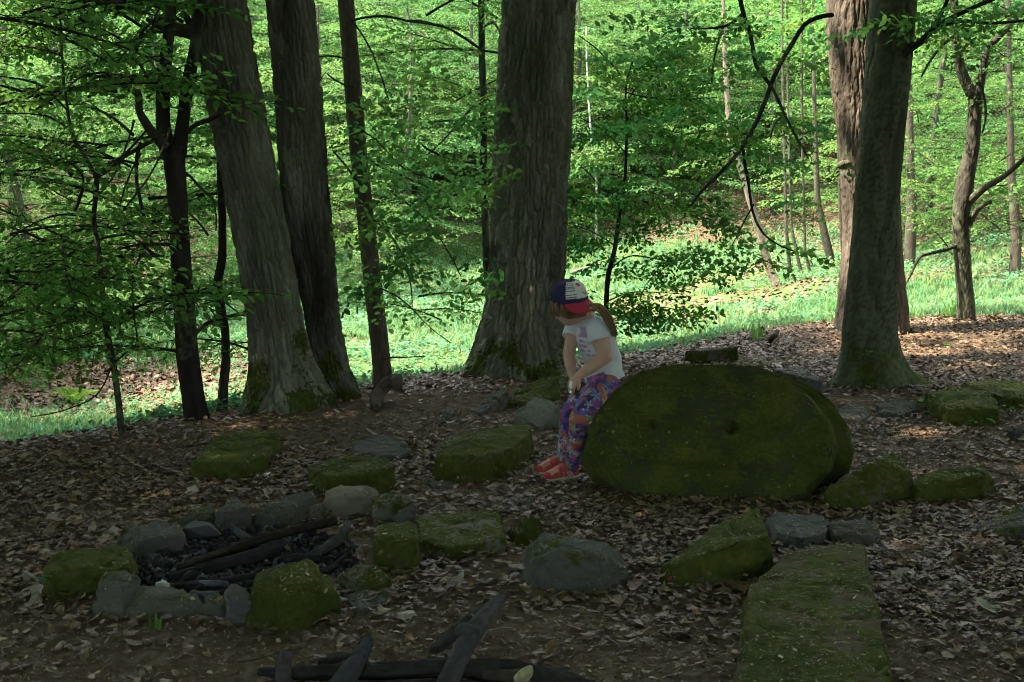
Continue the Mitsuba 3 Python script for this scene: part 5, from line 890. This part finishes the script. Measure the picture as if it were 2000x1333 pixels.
# socks and shoes
def shoe(ank, heel_px, toe_px, name):
    he, to = G(*heel_px), G(*toe_px); d_ = (to - he); d_[2] = 0; L_ = .205; d_ = np.array([-.84, -.54, 0]); s_ = np.array([-d_[1], d_[0], 0]); O = np.array([ank[0], ank[1], float(H(ank[0], ank[1])) + .008]) - d_ * .030
    W = lambda a, b, z: O + d_ * a * 1.08 + s_ * b * 1.05 + np.array([0, 0, z * 1.05])
    key = part(GIRL, 'sock', *[(lambda t_: (t_.vertices, t_.faces))(finish(bone(ank + [0, 0, .018], .036, W(.045, 0, .055), .036), .01, 4))], 'mat_plain', smooth=True, color=np.tile((.02, .022, .04), (len(finish(bone(ank + [0, 0, .018], .036, W(.045, 0, .055), .036), .01, 4).vertices), 1)))
    up_m = union(MM.batch_hull([ball(W(.012, 0, .050), .036), ball(W(.012, 0, .026), .033), ball(W(.085, .0, .030), .034), ball(W(.075, 0, .055), .030)]), MM.batch_hull([ball(W(.085, 0, .030), .036), ball(W(.075, 0, .055), .030), ball(W(.150, .008, .024), .030), ball(W(.150, -.012, .024), .028), ball(W(.172, .0, .022), .024)]))
    up_m = up_m.trim_by_plane([0, 0, 1], float(O[2] + .012)); t_ = finish(up_m, .006, 5); v_ = t_.vertices; a_, b_, z_ = (v_ - O) @ d_ / 1.08, (v_ - O) @ s_, (v_ - O)[:, 2]
    c_ = np.tile((.50, .115, .10), (len(v_), 1)); c_[(a_ > .105) & (z_ > .030) & (np.abs(b_) < .030)] = (.52, .24, .19); c_[(a_ > .165)] = (.40, .05, .06); c_[(z_ > .062) & (a_ < .065)] = (.30, .05, .06)
    st = (np.abs(((a_ - .030 - (z_ - .02) * .9) / .020) - np.round((a_ - .030 - (z_ - .02) * .9) / .020)) < .24) & (a_ > .035) & (a_ < .105) & (z_ > .020) & (z_ < .050) & (np.abs(b_) > .018); c_[st] = (.62, .60, .54)
    key = part(GIRL, name, (v_, t_.faces), 'mat_plain', smooth=True, color=c_)
    so = MM.batch_hull([ball(W(a, b, .010), .010, 12) for a, b in ((-.018, .018), (-.018, -.018), (.06, .034), (.06, -.030), (.14, .036), (.14, -.034), (.185, .016), (.185, -.014))]); t_ = finish(so, .009, 2); part(key, 'sole', (t_.vertices, t_.faces), 'mat_plain', smooth=True, color=np.tile((.50, .52, .42), (len(t_.vertices), 1)))
    for a in (.082, .108):
        rows = [[*W(a, b, z), .007] for b, z in ((-.038, .026), (-.032, .052), (-.012, .068 - (a - .082) * .25), (.012, .068 - (a - .082) * .25), (.032, .052), (.038, .026))]
        vv, ff = tube(rows, 26, 8); part(key, 'strap', (vv, ff), 'mat_plain', smooth=True, color=np.tile((.50, .05, .08), (len(vv), 1)))
shoe(ankR, (1100, 928), (1044, 945), 'shoe'); shoe(ankL, (1120, 940), (1064, 957), 'shoe')
# hair: cap of hair, strands by the face, tail down the back
HA, HB = (.11, .072, .036), (.31, .22, .115)
def strands(rows_list, seed, spread, n, rad=.0035):
    q_ = np.random.default_rng(seed); mb_ = MB()
    for rows in rows_list:
        base_ = spline(np.array(rows, float), 12)
        for i_ in range(n):
            o = q_.normal(0, 1, 3) * spread; k_ = np.linspace(.5, 1, 12)[:, None] * (1.15 - .5 * np.linspace(0, 1, 12)[:, None] ** 3); w_ = np.cumsum(q_.normal(0, .0012, (12, 3)), 0)
            L = np.hstack([base_[:, :3] + o * k_ + w_, (rad * (1 - .6 * np.linspace(0, 1, 12)))[:, None]]); t_ = q_.uniform(); mb_.add(*tube(L, 14, 5, caps=False), np.array(HA) * (1 - t_) + np.array(HB) * t_)
    return mb_
s = trimesh.creation.icosphere(4); q_ = s.vertices; keep = (q_[:, 0] < .62 - .5 * (q_[:, 2] < 0)) & (q_[:, 2] > -.75 + .35 * (q_[:, 0] + .2)); fc = s.faces[keep[s.faces].all(1)]
hvv = (q_ * [.097, .080, .106]) * (1 + .03 * (meshkit.noise(q_ * [4, 14, 4], 3) - .5))[:, None]; part(GIRL, 'hair', (hvv @ HM.T + HEAD, fc), 'mat_plain', smooth=True, color=np.array(HA) * (1.0 + .9 * meshkit.noise(q_ * [5, 30, 5], 9))[:, None])
tail = strands([[J(1142, 600, 6.38), J(1168, 598, 6.34), J(1190, 622, 6.35), J(1200, 656, 6.37)], [J(1142, 605, 6.38), J(1166, 604, 6.34), J(1188, 630, 6.36), J(1201, 652, 6.38)]], 5, .0075, 80, .0026)
g = tail.get(); part(GIRL, 'ponytail', g[:2], 'mat_plain', smooth=True, color=g[2])
side = strands([[J(1078, 590, 6.43), J(1078, 602, 6.42), J(1082, 617, 6.42)], [J(1086, 594, 6.39), J(1085, 606, 6.38), J(1087, 618, 6.39)], [J(1098, 598, 6.375), J(1100, 608, 6.37), J(1106, 618, 6.385)], [J(1110, 600, 6.37), J(1114, 608, 6.37), J(1122, 614, 6.39)], [J(1124, 601, 6.37), J(1132, 606, 6.38), J(1142, 604, 6.38)]], 6, .006, 34, .003); g = side.get(); part(GIRL, 'hair_strand', g[:2], 'mat_plain', smooth=True, color=g[2])
# cap, worn with its peak to the back and towards the camera
CC = J(1112, 588, 6.46); cu = np.array([-.10, -.10, 1.0]); cu /= np.linalg.norm(cu); cd = np.array([.62, -.78, 0]); cd -= cu * (cd @ cu); cd /= np.linalg.norm(cd); cs = np.cross(cu, cd)
CM = np.stack([cd, cs, cu], 1)
na, nz_ = 120, 40; th, ph = np.meshgrid(np.arange(na) / na * 2 * np.pi, np.linspace(0, np.pi / 2, nz_), indexing='ij'); sq = np.cos(ph) ** .72
lx, ly, lz = .104 * sq * np.cos(th), .098 * sq * np.sin(th), .116 * np.sin(ph) ** .95 - .004 + .004 * (np.abs(np.sin(th * 3)) < .05)
cv = np.stack([lx, ly, lz], -1).reshape(-1, 3); i, j = np.meshgrid(np.arange(na), np.arange(nz_ - 1), indexing='ij'); i2 = (i + 1) % na; a_, b_, d_, e_ = (i * nz_ + j).ravel(), (i2 * nz_ + j).ravel(), (i2 * nz_ + j + 1).ravel(), (i * nz_ + j + 1).ravel(); cf = np.vstack([np.stack([a_, b_, d_], 1), np.stack([a_, d_, e_], 1)])
thn = np.where(th > np.pi, th - 2 * np.pi, th).ravel(); phn = ph.ravel(); cc = np.tile((.022, .022, .075), (len(cv), 1))
pan = (np.abs(thn) < .92) & (phn > .22) & (phn < 1.25); cc[pan] = (.60, .61, .60)
strp = pan & (thn < -.30) & ((phn * 9.5 % 1) < .33); cc[strp] = (.03, .03, .06); cc[pan & (np.hypot((thn - .15) / .22, (phn - .95) / .13) < 1)] = (.42, .04, .08); cc[pan & (thn > .1) & (np.abs(phn - .42 - .06 * np.sin(thn * 12)) < .03)] = (.10, .10, .12); cc[pan & (thn < -.2) & (np.abs(phn - 1.08) < .03)] = (.42, .04, .08)
CAP = part(GIRL, 'cap', (cv @ CM.T + CC, cf), 'mat_plain', smooth=True, color=cc)
nu, nw = 40, 14; uu, ww = np.meshgrid(np.linspace(-1, 1, nu), np.linspace(0, 1, nw), indexing='ij'); ang = uu * 1.05; ext = .078 * (1 - np.abs(uu) ** 3.2) * ww
vx = .102 * np.cos(ang) + ext * (np.cos(ang * .35)); vy = .097 * np.sin(ang) + ext * np.sin(ang * .35); vz = .006 - .50 * ext - .035 * ww * uu ** 2 * (1 - np.abs(uu) ** 6)
top = np.stack([vx, vy, vz], -1).reshape(-1, 3); bot = top - [0, 0, .004]; i, j = np.meshgrid(np.arange(nu - 1), np.arange(nw - 1), indexing='ij'); a_ = (i * nw + j).ravel(); f1 = np.vstack([np.stack([a_, a_ + nw, a_ + nw + 1], 1), np.stack([a_, a_ + nw + 1, a_ + 1], 1)]); o_ = len(top)
part(CAP, 'visor', (np.vstack([top, bot]) @ CM.T + CC, np.vstack([f1, f1[:, ::-1] + o_])), 'mat_plain', smooth=False, color=np.tile((.42, .035, .075), (2 * o_, 1)))
tx = meshkit.text_mesh('HELLO KITTY', .0085, .001, True); tv = tx.vertices.copy(); tv[:, 0] -= tv[:, 0].max() / 2; u0 = .30 + tv[:, 0] / .098; w0 = .80 + tv[:, 1] / .072 * 1.0 - .06
an = u0 * 1.05; ex_ = .078 * (1 - np.abs(u0) ** 3.2) * w0; tl = np.stack([.102 * np.cos(an) + ex_ * np.cos(an * .35), .097 * np.sin(an) + ex_ * np.sin(an * .35), .006 - .5 * ex_ - .035 * w0 * u0 ** 2 + .0012 + tv[:, 2]], -1)
k = part(CAP, 'lettering', (tl @ CM.T + CC, tx.faces), 'mat_plain', color=np.tile((.7, .7, .7), (len(tl), 1)))
# what she holds: a crumpled silver wrapper round a brown stick
crumpled('silver_wrapper', 'crumpled silver wrapper held in the girl\'s hands', J(1117, 760, 6.30), (.016, .014, .036), 9, 'mat_foil')
log('held_stick', 'short brown stick held in the girl\'s hands beside the silver wrapper', [[*J(1140, 748, 6.30), .010], [*J(1130, 758, 6.30), .014], [*J(1126, 772, 6.30), .012]], 71, 10, 14, (.05, .035, .02), (.10, .07, .04), None, 'stick')
